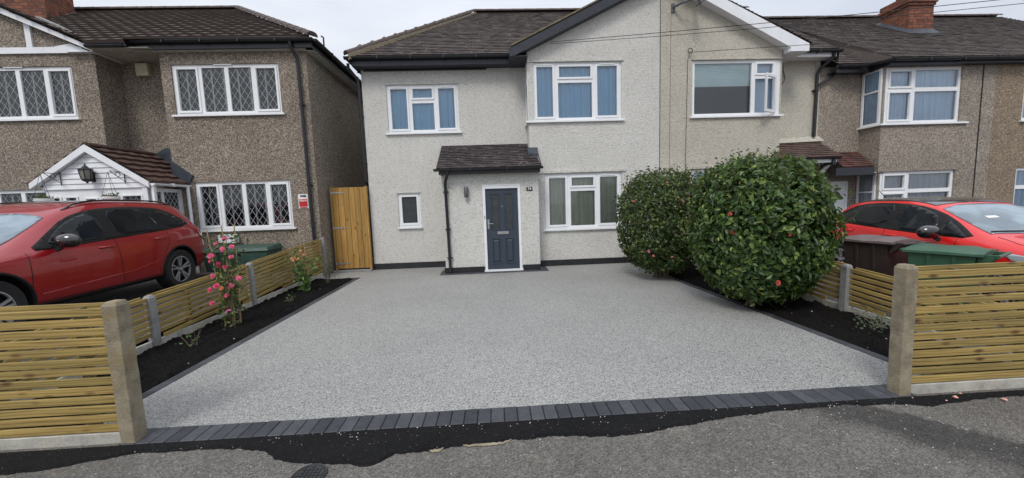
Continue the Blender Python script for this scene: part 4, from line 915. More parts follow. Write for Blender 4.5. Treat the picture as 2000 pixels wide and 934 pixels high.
bb.prism([(-9.60, 5.28), (-8.83, 5.28), (-9.26, 5.48), (-9.60, 5.42)], 'y', LF-.05, LF-.02)
bb.box(-15.8, -9.05, LF-.04, LF-.0005, 5.285, 5.415); bb.box(-10.19, -10.07, LF-.041, LF-.0005, 5.416, 5.93); bb.box(-14.5, -14.38, LF-.041, LF-.0005, 5.416, 5.93)
bb.box(-9.3, -8.73, 8.986, MW, 5.275, 5.284); bb.build('bargeboard', 'fascia_white', H72)
fb = MB(); fb.box(-8.72, -7.86, 8.80, 8.83, 5.29, 5.36); fb.box(-7.86, -3.97, 8.94, 8.965, 5.28, 5.46); fb.box(-3.995, -3.97, 8.966, BACK, 5.28, 5.46); fb.build('fascia', 'black_plastic', H72)
sb = MB(); sb.box(-8.72, -7.45, 8.84, MW-.001, 5.285, 5.298); sb.box(-7.5, -4.15, 8.985, LF-.001, 5.262, 5.279); sb.box(-4.188, -3.99, LF, BACK, 5.262, 5.279); sb.build('soffit', 'concrete_board', H72)
gutter(H72, [(-7.92, 8.875, 5.45), (-3.90, 8.875, 5.45)], .062); gutter(H72, [(-3.90, 8.9, 5.45), (-3.90, BACK, 5.45)], .062); gutter(H72, [(-8.7, 8.80, 5.33), (-7.9, 8.80, 5.33)], .05)
downpipe(H72, [(-4.42, 8.88, 5.39), (-4.42, 8.9, 5.28), (-4.37, 9.03, 5.1), (-4.365, 9.04, 4.9), (-4.33, 9.04, .2)], .036, clips=[(-4.36, 9.04, 4.05), (-4.345, 9.04, 2.2)])
def quad_cells(x0, x1, z0, z1, n=4):
    ws = [.245, .255, .255, .245] if n == 4 else [1/n]*n; c = []; x = x0+.04; W_ = x1-x0-.08-.03*(n-1)
    for i, f in enumerate(ws): c.append((x, x+W_*f, z0+.04, z1-.04, 1 if i in (0, n-1) else 0)); x += W_*f+.03
    return c
for (a, b, c, d) in ((-7.22, -4.835, 3.89, 5.01), (-11.75, -9.36, 3.88, 5.02), (-7.0, -4.81, 1.22, 2.345), (-11.95, -9.75, 1.22, 2.30)):
    window(H72, a, b, c, d, LF, quad_cells(a, b, c, d), curtain=None, glass='glass_lead', lead=.235, blinds=True, vents=[((a+b)/2-.25, (a+b)/2+.15, d-.01)] if c > 3 else ())
ab = MB(); ab.box(-8.43, -8.14, MW-.10, MW-.0005, 4.96, 5.25); ab.box(-8.42, -8.15, MW-.115, MW-.101, 5.03, 5.24); ab.build('alarm_box', 'cream_box', H72, bevel=.012)
sg = MB(); sg.box(-4.65, -4.425, LF-.008, LF-.0005, 1.66, 2.0); so_ = sg.build('alarm_sign', 'white', H72)
sg = MB(); sg.box(-4.635, -4.44, LF-.011, LF-.0085, 1.70, 1.88); sg.box(-4.62, -4.455, LF-.010, LF-.0085, 1.665, 1.69); sg.build('red_panel', 'red_sign', so_)
sg = MB(); sg.box(-4.60, -4.53, LF-.011, LF-.0085, 1.93, 1.975); sg.prism([(-4.53, 1.92), (-4.455, 1.92), (-4.455, 1.955), (-4.49, 1.985), (-4.53, 1.97)], 'y', LF-.011, LF-.0085); sg.build('emblem', 'grey_metal', so_)
text_mesh('Alarm', .07, -4.5375, LF-.0125, 1.845, 'white', so_, bold=.001)
# porch of house 72
PX0, PX1, PY, PC = -9.36, -7.30, 8.24, -8.345
pz = lambda x: 2.98-abs(x-PC)*.655
pb = MB()
pb.prism([(PX0, 2.20), (PX1, 2.20), (PX1, 2.30), (PC, 2.985), (PX0, 2.32)], 'y', PY, PY+.05)
z = 2.215
while z < 2.95:
    hw = (2.98-z)/.655; hw1 = (2.98-z-.10)/.655
    xa, xb = max(PX0, PC-hw), min(PX1, PC+hw); xc, xd = max(PX0, PC-max(hw1, .01)), min(PX1, PC+max(hw1, .01))
    pb.hexa([(xa, PY-.024, z), (xb, PY-.024, z), (xb, PY-.0005, z), (xa, PY-.0005, z)], [(xc, PY-.008, z+.098), (xd, PY-.008, z+.098), (xd, PY-.0005, z+.098), (xc, PY-.0005, z+.098)]); z += .108
pbo = pb.build('porch', 'fascia_white', H72)
fr = MB()
cells = [(PX0+.06, -9.02, 1.28, 2.10, 1), (-8.96, -8.72, .1, 2.10, 0), (-8.60, -8.30, .1, 2.06, 1), (-8.26, -7.96, .1, 2.06, 1), (-7.86, PX1-.09, 1.28, 2.10, 1)]
holes = [(c[0]+.05, c[1]-.05, c[2]+.05, c[3]-.06) for c in cells if c[4]] 
holes.append((-8.94, -8.74, 1.33, 2.04))
wall_y(fr, PX0, PX1, 0.15, 2.199, PY+.01, holes, .05, room=False)
for h in holes:
    for (a, b, c, d) in ((h[0]-.03, h[1]+.03, h[3], h[3]+.025), (h[0]-.03, h[1]+.03, h[2]-.025, h[2]), (h[0]-.03, h[0], h[2], h[3]), (h[1], h[1]+.03, h[2], h[3])): fr.box(a, b, PY-.012, PY+.009, c, d)
fr.box(PX1-.09, PX1+.01, PY-.02, PY+.009, .15, 2.2)
# right-hand side screen of the porch
for (y0, y1, z0, z1) in ((PY+.06, LF, .15, 1.25), (PY+.06, LF, 2.12, 2.20), (PY+.06, PY+.16, 1.25, 2.12), (8.56, 8.62, 1.25, 2.12), (LF-.10, LF-.0, 1.25, 2.12)): fr.box(PX1-.05, PX1, y0, y1, z0, z1)
fr.box(PX0, PX0+.05, PY+.06, LF, .15, 2.2)
fro = fr.build('porch_frame', 'upvc', pbo, recalc=False)
gp = MB()
for h in holes: gp.face([(h[0], PY+.05, h[2]), (h[1], PY+.05, h[2]), (h[1], PY+.05, h[3]), (h[0], PY+.05, h[3])])
for y0, y1 in ((PY+.16, 8.56), (8.62, LF-.10)): gp.face([(PX1-.025, y0, 1.25), (PX1-.025, y1, 1.25), (PX1-.025, y1, 2.12), (PX1-.025, y0, 2.12)])
gp.build('porch_pane', 'frosted', pbo, recalc=False)
lb = MB()
for h in holes:
    k = 1.55; s = .17; ws, hs = h[1]-h[0], h[3]-h[2]
    for q_ in range(-8, 16):
        for sg_ in (1, -1):
            pts = []
            for x in (0, ws):
                z = sg_*k*x+q_*s
                if 0 <= z <= hs: pts.append((x, z))
            for z in (0, hs):
                x = (z-q_*s)/(sg_*k)
                if 0 < x < ws: pts.append((x, z))
            if len(pts) >= 2: lb.bar((h[0]+pts[0][0], PY+.046, h[2]+pts[0][1]), (h[0]+pts[1][0], PY+.046, h[2]+pts[1][1]), .008, .003, up=(0, 1, 0))
lb.build('porch_leading', 'lead', pbo, recalc=False); lb = MB()
for y0, y1 in ((PY+.16, 8.56), (8.62, LF-.10)):
    for q_ in range(-8, 16):
        for sg_ in (1, -1):
            pts = []; ws, hs = y1-y0, .87
            for x in (0, ws):
                z = sg_*1.55*x+q_*.17
                if 0 <= z <= hs: pts.append((x, z))
            for z in (0, hs):
                x = (z-q_*.17)/(sg_*1.55)
                if 0 < x < ws: pts.append((x, z))
            if len(pts) >= 2: lb.bar((PX1-.02, y0+pts[0][0], 1.25+pts[0][1]), (PX1-.02, y0+pts[1][0], 1.25+pts[1][1]), .008, .003, up=(1, 0, 0))
lb.build('porch_leading', 'lead', pbo, recalc=False)
br = MB(); br.prism([(-9.52, 2.235), (PC, 2.965), (-7.17, 2.20), (-7.17, 2.315), (PC, 3.11), (-9.52, 2.35)], 'y', 8.13, 8.16); br.prism([(-9.46, 2.26), (PC, 2.985), (-7.2, 2.26), (-7.2, 2.275), (PC, 3.0), (-9.46, 2.275)], 'y', 8.161, PY-.001)
br.build('porch_bargeboard', 'fascia_white', pbo)
rr_ = MB(); PS = math.hypot(1, .655)
tile_roof(rr_, (-7.14, 8.15, 2.31), (0, 1, 0), (-1, 0, .655), [(0, 0), (.95, 0), (.95, .30*PS), (1.55, .30*PS), (1.55, 1.205*PS), (0, 1.205*PS)], .30, .235, th=.045, wave=.015, seed=81, jit=.003)
tile_roof(rr_, (-9.55, 8.15, 2.31), (0, 1, 0), (1, 0, .655), [(0, 0), (.95, 0), (.95, 1.205*PS), (0, 1.205*PS)], .30, .235, th=.045, wave=.015, seed=82, jit=.003)
half_round(rr_, [(PC, 8.16, 3.09), (PC, 9.69, 3.09)], .09, .38)
M['tile_porch72'] = m_tile('dark_brown_roman_tile', (.05, .028, .022), (.11, .058, .045), fl=.66)
rr_.build('porch_roof', 'tile_porch72', pbo, recalc=False)
fl = MB()
fl.prism([(-8.36, 3.06), (-8.10, 3.20), (-7.97, 3.26), (-7.445, 2.88), (-7.445, 2.50), (-7.7, 2.72)], 'y', MW-.05, MW-.001)
fl.build('lead_flashing', 'flashing', pbo); fl = MB()
fl.prism([(-7.44, 2.86), (-6.98, 2.50), (-7.10, 2.30), (-7.44, 2.52)], 'y', LF-.045, LF-.0015)
fl.build('lead_flashing', 'flashing', pbo)
gutter(pbo, [(-7.10, 8.14, 2.285), (-7.10, 9.09, 2.285)], .05, 'upvc', 'porch_gutter')
q = MB(); q.tube([(-7.10, 9.03, 2.25), (-7.10, 9.04, .2)], .034, 10); q.box(-7.17, -7.12, PY-.06, PY+.0, .2, 2.25); q.build('porch_downpipe', 'upvc', pbo, smooth=True)
# lantern and hanging-basket brackets
ln = MB(); lx, ly, lz = -8.33, PY-.15, 2.51
ln.lathe([(0, .21), (.012, .205), (.014, .175), (.03, .165), (.06, .125), (.115, .10), (.12, .085), (.105, .08)], (lx, ly, lz), 'z', 6); ln.lathe([(.075, -.10), (.085, -.115), (.06, -.15), (.02, -.165), (.018, -.19), (0, -.195)], (lx, ly, lz), 'z', 6)
for k in range(6):
    t = 2*math.pi*k/6; ln.bar((lx+.105*math.cos(t), ly+.105*math.sin(t), lz+.085), (lx+.08*math.cos(t), ly+.08*math.sin(t), lz-.105), .014, .014)
ln.bar((lx, ly, lz-.12), (lx, PY-.01, lz-.12), .02, .02); ln.box(lx-.04, lx+.04, PY-.03, PY-.012, lz-.16, lz+.06)
lo = ln.build('wall_lantern', 'black_plastic', H72)
lg_ = MB(); lg_.lathe([(.095, .08), (.07, -.10)], (lx, ly, lz), 'z', 6); lg_.build('lantern_pane', 'lantern_glass', lo)
lg_ = MB(); lg_.lathe([(0, .05), (.022, .03), (.026, -.02), (.015, -.08), (0, -.08)], (lx, ly, lz), 'z', 10); lg_.build('bulb', 'white', lo, smooth=True)
for bx, sx in ((-8.97, -1), (-7.70, -1)):
    q = MB(); yb = PY-.03
    q.tube([(bx, yb, 2.58), (bx, yb, 2.30)], .008, 6); q.tube([(bx, yb, 2.54), (bx+sx*.02, yb-.28, 2.54)], .007, 6); q.tube([(bx, yb, 2.34), (bx+sx*.01, yb-.14, 2.44), (bx+sx*.02, yb-.27, 2.54)], .006, 6)
    q.tube([(bx+sx*.01, yb-.12+.045*math.cos(t), 2.48+.045*math.sin(t)) for t in [2*math.pi*j/12 for j in range(13)]], .006, 5); q.build('basket_bracket', 'black_plastic', H72, smooth=True)
def leafset(mb, pts, size, rr, spread=1.0, up=.35, fold=.35):
    """pts: (pos, outward dir). two-quad folded pointed leaves"""
    for p, n in pts:
        p = Vector(p); d = (Vector(n)+Vector((rr.gauss(0, .6), rr.gauss(0, .6), rr.gauss(0, .5)))*spread).normalized()
        # leaf normal roughly outward/up, leaf axis tangential and drooping
        t = d.cross(Vector((rr.gauss(0, 1), rr.gauss(0, 1), rr.gauss(0, 1)))).normalized()
        t = (t+Vector((0, 0, -.25))+d*.25).normalized(); s = d.cross(t).normalized(); nn = t.cross(s).normalized()
        if nn.dot(d) < 0: nn = -nn
        L_ = size*rr.choice((.6, .85, 1, 1, 1.15, 1.35))*rr.uniform(.9, 1.1); w_ = L_*rr.uniform(.22, .30); mb.cur = min(1, max(0, rr.gauss(.42, .24)))
        q = nn*(w_*fold)
        v0 = p; v5 = p+t*L_-nn*L_*.12
        mb.faces([v0, p+t*L_*.30+s*w_+q, p+t*L_*.70+s*w_*.8+q*.8-nn*L_*.03, v5, p+t*L_*.70-s*w_*.8+q*.8-nn*L_*.03, p+t*L_*.30-s*w_+q], [(0, 1, 2, 3), (0, 3, 4, 5)])
for i, (bx, nm) in enumerate(((-9.03, 'left'), (-7.74, 'right'))):
    bsk = thing('hanging_basket', 'small white hanging basket on the %s bracket of the weatherboarded porch' % nm, 'hanging basket', (bx, PY-.32, 2.0), 'hanging baskets on the porch')
    q = MB(); c = (bx, PY-.32, 1.86); q.lathe([(.03, 0), (.085, .03), (.12, .09), (.135, .16), (.14, .17), (.125, .165)], c, 'z', 20); 
    for zz in (.04, .08, .12): q.lathe([(.1+.3*zz, zz), (.112+.3*zz, zz+.008), (.1+.3*zz, zz+.016)], c, 'z', 20)
    q.build('bowl', 'white', bsk, smooth=True)
    q = MB()
    for t in (0, 2.1, 4.2): q.tube([(bx+.13*math.cos(t), PY-.32+.13*math.sin(t), 2.03), (bx, PY-.32, 2.52)], .003, 4)
    q.build('chain', 'black_plastic', bsk)
    q = MB(); rr = random.Random(i); leafset(q, [((bx+rr.gauss(0, .055), PY-.32+rr.gauss(0, .055), 2.02+abs(rr.gauss(0, .03))), (rr.gauss(0, 1), rr.gauss(0, 1), 1)) for _ in range(110)], .045, rr); q.build('foliage', 'leaf_dark', bsk, recalc=False)
ch = MB(); ch.box(-13.8, -12.22, 11.45, 12.2, 6.6, 8.9); ch.box(-13.83, -12.19, 11.42, 12.23, 8.9, 8.98); ch.m = 1; ch.hexa([(-13.9, 11.35, 7.0), (-12.15, 11.35, 7.0), (-12.15, 12.3, 7.6), (-13.9, 12.3, 7.6)], [(-13.82, 11.44, 7.16), (-12.205, 11.44, 7.16), (-12.205, 12.21, 7.72), (-13.82, 12.21, 7.72)]); ch.build('chimney', ['brick', 'log'], H72)
q = MB(); q.tube([(-3.95, 9.55, 5.55), (-3.95, 9.55, 5.75), (-4.0, 9.55, 5.78)], .02, 6); q.build('vent_pipe', 'black_plastic', H72)

# ================================================================== FENCES AND GATE
def post(par, x0, x1, y0, y1, zt, mat='concrete_post', z0=-.05, cap=.03, lean=(0, 0)):
    b = MB(); c = cap*.5; lx, ly = lean
    lo = [(x0, y0, z0), (x1, y0, z0), (x1, y1, z0), (x0, y1, z0)]; md = [(x0+lx, y0+ly, zt-cap), (x1+lx, y0+ly, zt-cap), (x1+lx, y1+ly, zt-cap), (x0+lx, y1+ly, zt-cap)]
    hi = [(x0+lx+c, y0+ly+c, zt), (x1+lx-c, y0+ly+c, zt), (x1+lx-c, y1+ly-c, zt), (x0+lx+c, y1+ly-c, zt)]
    b.faces(lo+md+hi, [(3, 2, 1, 0), (0, 1, 5, 4), (1, 2, 6, 5), (2, 3, 7, 6), (3, 0, 4, 7), (4, 5, 9, 8), (5, 6, 10, 9), (6, 7, 11, 10), (7, 4, 8, 11), (8, 9, 10, 11)])
    # shallow waver of a cast post
    bm = bmesh.new(); me = bpy.data.meshes.new('concrete_post'); me.from_pydata(b.v, [], b.f); bm.from_mesh(me)
    bmesh.ops.remove_doubles(bm, verts=bm.verts, dist=1e-4)
    for i in range(1, 14):
        z = z0+(zt-cap-z0)*i/14; bmesh.ops.bisect_plane(bm, geom=bm.verts[:]+bm.edges[:]+bm.faces[:], plane_co=(0, 0, z), plane_no=(0, 0, 1))
    for v in bm.verts: v.co += Vector((noise.noise(v.co*9), noise.noise(v.co*9+Vector((5, 5, 5))), 0))*.0045
    bmesh.ops.recalc_face_normals(bm, faces=bm.faces); bm.to_mesh(me); bm.free()
    me.materials.append(M[mat]); me.color_attributes.new('Col', 'FLOAT_COLOR', 'CORNER')
    o = bpy.data.objects.new('concrete_post', me); COL.objects.link(o); attach(o, par)
    bv = o.modifiers.new('bevel', 'BEVEL'); bv.width = .006; bv.segments = 2; bv.limit_method = 'ANGLE'
    return o
def front_fence(par, X0, X1, rows=13, seed=1):
    rr = random.Random(seed); b = MB()
    for i in range(rows):
        z = .075+i*.0712; b.cur = rr.random(); dz = rr.uniform(-.003, .003); tl = rr.uniform(-.003, .003)
        b.hexa([(X0, 2.655+rr.uniform(-.002, .002), z+dz), (X1, 2.655, z+dz+tl), (X1, 2.675, z+dz+tl), (X0, 2.675, z+dz)], [(X0, 2.655, z+.054+dz), (X1, 2.655, z+.054+dz+tl), (X1, 2.675, z+.054+dz+tl), (X0, 2.675, z+.054+dz)])
    b.cur = rr.random(); b.box(X0, X1, 2.7255, 2.745, .962, 1.008)
    b.build('slat_panel', 'wood_x', par, bevel=.003)
    x = X0+.38
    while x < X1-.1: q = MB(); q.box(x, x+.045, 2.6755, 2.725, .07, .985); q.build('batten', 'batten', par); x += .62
    q = MB(); q.box(X0, X1, 2.65, 2.69, -.06, .068); q.build('gravel_board', 'concrete_board', par, bevel=.004)
FL = thing('fence', 'slatted timber front fence with concrete post on the left of the drive entrance', 'fence', (-2.67, 2.67, 0))
post(FL, -2.722, -2.622, 2.612, 2.712, 1.035, 'concrete_old', lean=(.0, .0)); front_fence(FL, -4.60, -2.7225, seed=2); post(FL, -4.71, -4.61, 2.612, 2.712, 1.035)
FR = thing('fence', 'slatted timber front fence with concrete post on the right of the drive entrance', 'fence', (3.17, 2.67, 0))
post(FR, 3.13, 3.222, 2.612, 2.712, 1.045, 'concrete_old', lean=(-.012, 0)); front_fence(FR, 3.2225, 5.10, 13, seed=6); post(FR, 5.11, 5.21, 2.612, 2.712, 1.04)
def side_fence(par, X, sgn, y0, y1, zt0, zt1, seed, zb=.11, bats=True):
    """slats parallel to the raked top rail, cut off by the gravel board"""
    rr = random.Random(seed); b = MB(); n = int((max(zt0, zt1)-zb)/.071)+1
    for k in range(n):
        d = k*.071
        def zt(y): return zt0+(zt1-zt0)*(y-y0)/(y1-y0)-d
        ya, yb = y0, y1
        if zt(y0) < zb+.047 and zt1 != zt0:
            ya = y0+(zb+.047-zt(y0))/(zt1-zt0)*(y1-y0)
        if ya >= yb-.05: continue
        b.cur = rr.random(); xa, xb = X, X+sgn*.02
        b.hexa([(xa, ya, zt(ya)-.047), (xb, ya, zt(ya)-.047), (xb, yb, zt(yb)-.047), (xa, yb, zt(yb)-.047)], [(xa, ya, zt(ya)), (xb, ya, zt(ya)), (xb, yb, zt(yb)), (xa, yb, zt(yb))])
    # top capping rail on the neighbour's side
    b.cur = rr.random(); xa, xb = X+sgn*.0655, X+sgn*.085
    b.hexa([(xa, y0, zt0-.03), (xb, y0, zt0-.03), (xb, y1, zt1-.03), (xa, y1, zt1-.03)], [(xa, y0, zt0+.012), (xb, y0, zt0+.012), (xb, y1, zt1+.012), (xa, y1, zt1+.012)])
    b.build('slat_panel', 'wood_y', par, bevel=.003)
    y = y0+.5
    while y < y1-.1:
        q = MB()
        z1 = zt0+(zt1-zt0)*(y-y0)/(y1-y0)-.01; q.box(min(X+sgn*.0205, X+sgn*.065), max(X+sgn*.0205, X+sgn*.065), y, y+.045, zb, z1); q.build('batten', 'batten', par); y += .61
    q = MB(); q.box(min(X, X+sgn*.04), max(X, X+sgn*.04), y0, y1, -.03, zb); q.build('gravel_board', 'concrete_board', par, bevel=.004)
SLF = thing('fence', 'low slatted side fence between the left planting bed and the dark red car', 'fence', (-4.15, 6.1, 0))
XL = -4.155
side_fence(SLF, XL, -1, 2.76, 4.50, .565, .64, 11); post(SLF, XL-.055, XL+.03, 4.50, 4.59, .665, 'concrete_grey')
side_fence(SLF, XL, -1, 4.59, 6.34, .65, .735, 12); post(SLF, XL-.055, XL+.03, 6.34, 6.43, .765, 'concrete_grey')
side_fence(SLF, XL, -1, 6.43, 9.02, .745, .90, 13); post(SLF, XL-.03, XL+.055, 9.0, 9.085, .95, 'concrete_grey')
SRF = thing('fence', 'low slatted side fence between the right planting bed and the wheelie bins', 'fence', (4.61, 6.1, 0))
XR = 4.62
side_fence(SRF, XR, 1, 2.76, 4.53, .49, .615, 14); post(SRF, XR-.05, XR+.04, 4.53, 4.62, .665, 'concrete_grey')
side_fence(SRF, XR, 1, 4.62, 6.36, .64, .74, 15); post(SRF, XR-.05, XR+.04, 6.36, 6.45, .765, 'concrete_grey')
side_fence(SRF, XR, 1, 6.45, 9.10, .75, .90, 16)
G = thing('garden_gate', 'tall boarded timber gate with three long metal hinges between the two houses', 'gate', (-3.6, 9.6, 0))
b = MB(); rr = random.Random(8); gx0, gx1 = -4.05, -3.235; n = 6; wd = (gx1-gx0)/n
for i in range(n):
    b.cur = rr.random(); x0, x1 = gx0+wd*i, gx0+wd*(i+1)
    b.prism([(x0+.002, 9.575), (x0+.008, 9.567), (x1-.008, 9.567), (x1-.002, 9.575), (x1-.002, 9.59), (x0+.002, 9.59)], 'z', .085, 2.15)
b.build('board_panel', 'wood_gate', G)
b = MB(); b.cur = .8; b.box(-3.232, -3.195, 9.55, 9.64, .0, 2.17); b.cur = .3; b.box(-4.10, -4.055, 9.56, 9.65, 0, 2.16); b.build('gate_frame', 'wood_gate', G)
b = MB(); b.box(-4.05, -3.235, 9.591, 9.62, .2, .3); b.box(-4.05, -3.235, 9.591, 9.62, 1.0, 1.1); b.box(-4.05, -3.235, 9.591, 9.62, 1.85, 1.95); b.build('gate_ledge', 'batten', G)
for z in (2.02, 1.13, .22):
    b = MB(); b.hexa([(-4.09, 9.558, z-.022), (-3.72, 9.558, z-.007), (-3.72, 9.566, z-.007), (-4.09, 9.566, z-.022)], [(-4.09, 9.558, z+.022), (-3.72, 9.558, z+.007), (-3.72, 9.566, z+.007), (-4.09, 9.566, z+.022)]); b.tube([(-4.075, 9.557, z-.04), (-4.075, 9.557, z+.04)], .01, 8); b.build('hinge', 'galv', G)
b = MB(); b.lathe([(0, -.02), (.018, -.016), (.02, 0)], (-3.42, 9.566, 1.08), 'y', 12); b.build('gate_knob', 'cane', G)
b = MB(); b.box(-4.16, -3.19, 9.5, 9.62, .001, .045); struct(b.build('gate_threshold', 'concrete_grey', bevel=.005))

# ================================================================== CARS
def pchip(xs, ys):
    n = len(xs); h = [xs[i+1]-xs[i] for i in range(n-1)]; dl = [(ys[i+1]-ys[i])/h[i] for i in range(n-1)]
    m = [dl[0]]+[0 if dl[i-1]*dl[i] <= 0 else 2*dl[i-1]*dl[i]/(dl[i-1]+dl[i]) for i in range(1, n-1)]+[dl[-1]]
    def f(x):
        x = min(max(x, xs[0]), xs[-1]); i = 0
        while i < n-2 and x > xs[i+1]: i += 1
        t = (x-xs[i])/h[i]; return (ys[i]*(2*t**3-3*t*t+1)+m[i]*h[i]*(t**3-2*t*t+t)+ys[i+1]*(-2*t**3+3*t*t)+m[i+1]*h[i]*(t**3-t*t))
    return f
def chaikin(p, n=2, keep=()):
    for _ in range(n):
        q = []
        for i in range(len(p)):
            a, b = Vector(p[i]), Vector(p[(i+1) % len(p)]); q += [tuple(a*.75+b*.25), tuple(a*.25+b*.75)]
        p = q
    return p
def evaluated(o, name, mats):
    dg = bpy.context.evaluated_depsgraph_get(); dg.update(); me = bpy.data.meshes.new_from_object(o.evaluated_get(dg)); me.name = name; return me
class Car:
    def __init__(s, root, P, paint):
        s.root = root; top = pchip(*zip(*P['top'])); bot = pchip(*zip(*P['bot'])); belt = pchip(*zip(*P['belt'])); yw = pchip(*zip(*P['yw'])); yr = pchip(*zip(*P['yr']))
        xs = P['st']; b = MB(); rows = []
        for x in xs:
            Z, B, E, Y, Q = top(x), bot(x), min(belt(x), top(x)-.05), yw(x), yr(x); yb = Y*.955 if Z-E > .2 else Y*.93
            Q = min(Q, yb*.97); g = min(1, (Z-E)/.25)
            pt = [(0, B), (Y*.78, B), (Y*.965, B+.05), (Y*.985, B+.20), (Y*1.0, B+(E-B)*.55), (Y*.997, E-.16), (Y*.975, E-.05), (yb, E), (yb+(Q-yb)*.5, E+(Z-.06*g-E)*.52), (Q, Z-.055*g-.008), (Q*.86, Z-.02*g-.004), (Q*.45, Z-.004), (0, Z)]
            rows.append(pt)
        n = len(rows[0]); vs = []
        for x, pt in zip(xs, rows): vs += [(x, y, z) for y, z in pt]+[(x, -y, z) for y, z in pt[1:-1][::-1]]
        k = 2*n-2; fs = [(i*k+j, i*k+(j+1) % k, (i+1)*k+(j+1) % k, (i+1)*k+j) for i in range(len(xs)-1) for j in range(k)]+[tuple(range(k))[::-1], tuple(range((len(xs)-1)*k, len(xs)*k))]
        me = bpy.data.meshes.new('body'); me.from_pydata(vs, [], fs)
        for m in (paint, 'trim'): me.materials.append(M[m])
        for p in me.polygons:
            j = p.index % k if p.index < (len(xs)-1)*k else -1
            p.material_index = 1 if j in (0, 1, k-1, k-2) else 0
        bm = bmesh.new(); bm.from_mesh(me); bmesh.ops.recalc_face_normals(bm, faces=bm.faces); bm.to_mesh(me); bm.free()
        o = bpy.data.objects.new('tmpbody', me); COL.objects.link(o); m = o.modifiers.new('s', 'SUBSURF'); m.levels = 2; m.render_levels = 2
        cut = []
        for wx in P['wheels']:
            for sg in (1, -1):
                c = MB(); c.tube([(wx, sg*(P['track']-.17), P['wr']), (wx, sg*1.3, P['wr'])], P['arch'], 40); co = c.build('cut', 'trim'); cut.append(co)
                mm = o.modifiers.new('b', 'BOOLEAN'); mm.object = co; mm.operation = 'DIFFERENCE'; mm.solver = 'MANIFOLD'; mm.material_mode = 'TRANSFER'
        me2 = evaluated(o, 'body', None)
        bpy.data.objects.remove(o)
        for c in cut: bpy.data.objects.remove(c)
        me2.polygons.foreach_set('use_smooth', [True]*len(me2.polygons)); me2.set_sharp_from_angle(angle=R(30))
        s.body = bpy.data.objects.new('body', me2); COL.objects.link(s.body); s.body.parent = root
        bm = bmesh.new(); bm.from_mesh(me2); s.bvh = BVHTree.FromBMesh(bm); bm.free()
    def hit(s, mode, a, c, side=1):
        if mode == 'side': o, d = Vector((a, 3*side, c)), Vector((0, -side, 0))
        elif mode == 'top': o, d = Vector((a, c, 4)), Vector((0, 0, -1))
        elif mode == 'front': o, d = Vector((6, a, c)), Vector((-1, 0, 0))
        else: o, d = Vector((-4, a, c)), Vector((1, 0, 0))
        h = s.bvh.ray_cast(o, d)
        if h[0] is None:
            h = s.bvh.find_nearest(o+d*(4 if mode != 'side' else 2.2)); 
        n = h[1]; 
        if n.dot(-d) < 0: n = -n
        return h[0], n
    def decal(s, name, mat, mode, poly, side=1, off=.004, parent=None, grid=.05, smooth=True):
        bm = bmesh.new(); vs = [bm.verts.new((p[0], p[1], 0)) for p in poly]; f = bm.faces.new(vs)
        x0, x1 = min(p[0] for p in poly), max(p[0] for p in poly); y0, y1 = min(p[1] for p in poly), max(p[1] for p in poly)
        bmesh.ops.triangulate(bm, faces=bm.faces[:], ngon_method='BEAUTY')
        for ax, lo, hi in ((0, x0, x1), (1, y0, y1)):
            t = lo+grid
            while t < hi:
                co = (t, 0, 0) if ax == 0 else (0, t, 0); no = (1, 0, 0) if ax == 0 else (0, 1, 0)
                bmesh.ops.bisect_plane(bm, geom=bm.verts[:]+bm.edges[:]+bm.faces[:], plane_co=co, plane_no=no); t += grid
        for v in bm.verts:
            p, n = s.hit(mode, v.co.x, v.co.y, side); v.co = p+n*off
        me = bpy.data.meshes.new(name); bmesh.ops.recalc_face_normals(bm, faces=bm.faces); bm.to_mesh(me); bm.free()
        me.materials.append(M[mat]); me.color_attributes.new('Col', 'FLOAT_COLOR', 'CORNER')
        if smooth: me.polygons.foreach_set('use_smooth', [True]*len(me.polygons))
        o = bpy.data.objects.new(name, me); COL.objects.link(o); o.parent = parent or s.root
        so_ = o.modifiers.new('t', 'SOLIDIFY'); so_.thickness = .003; so_.offset = -1
        return o
    def line(s, name, mat, mode, pts, w=.006, side=1, off=.002, parent=None, raise_=None):
        b = MB(); P = []
        for a, c in zip(pts[:-1], pts[1:]):
            n = max(1, int(math.dist(a, c)/.04))
            P += [(a[0]+(c[0]-a[0])*i/n, a[1]+(c[1]-a[1])*i/n) for i in range(n)]
        P.append(pts[-1]); H = []
        for p in P:
            q, n = s.hit(mode, p[0], p[1], side); H.append((q+n*off, n))
        b.tube([h[0] for h in H], w, 5)
        o = b.build(name, mat, None); o.parent = parent or s.root; return o
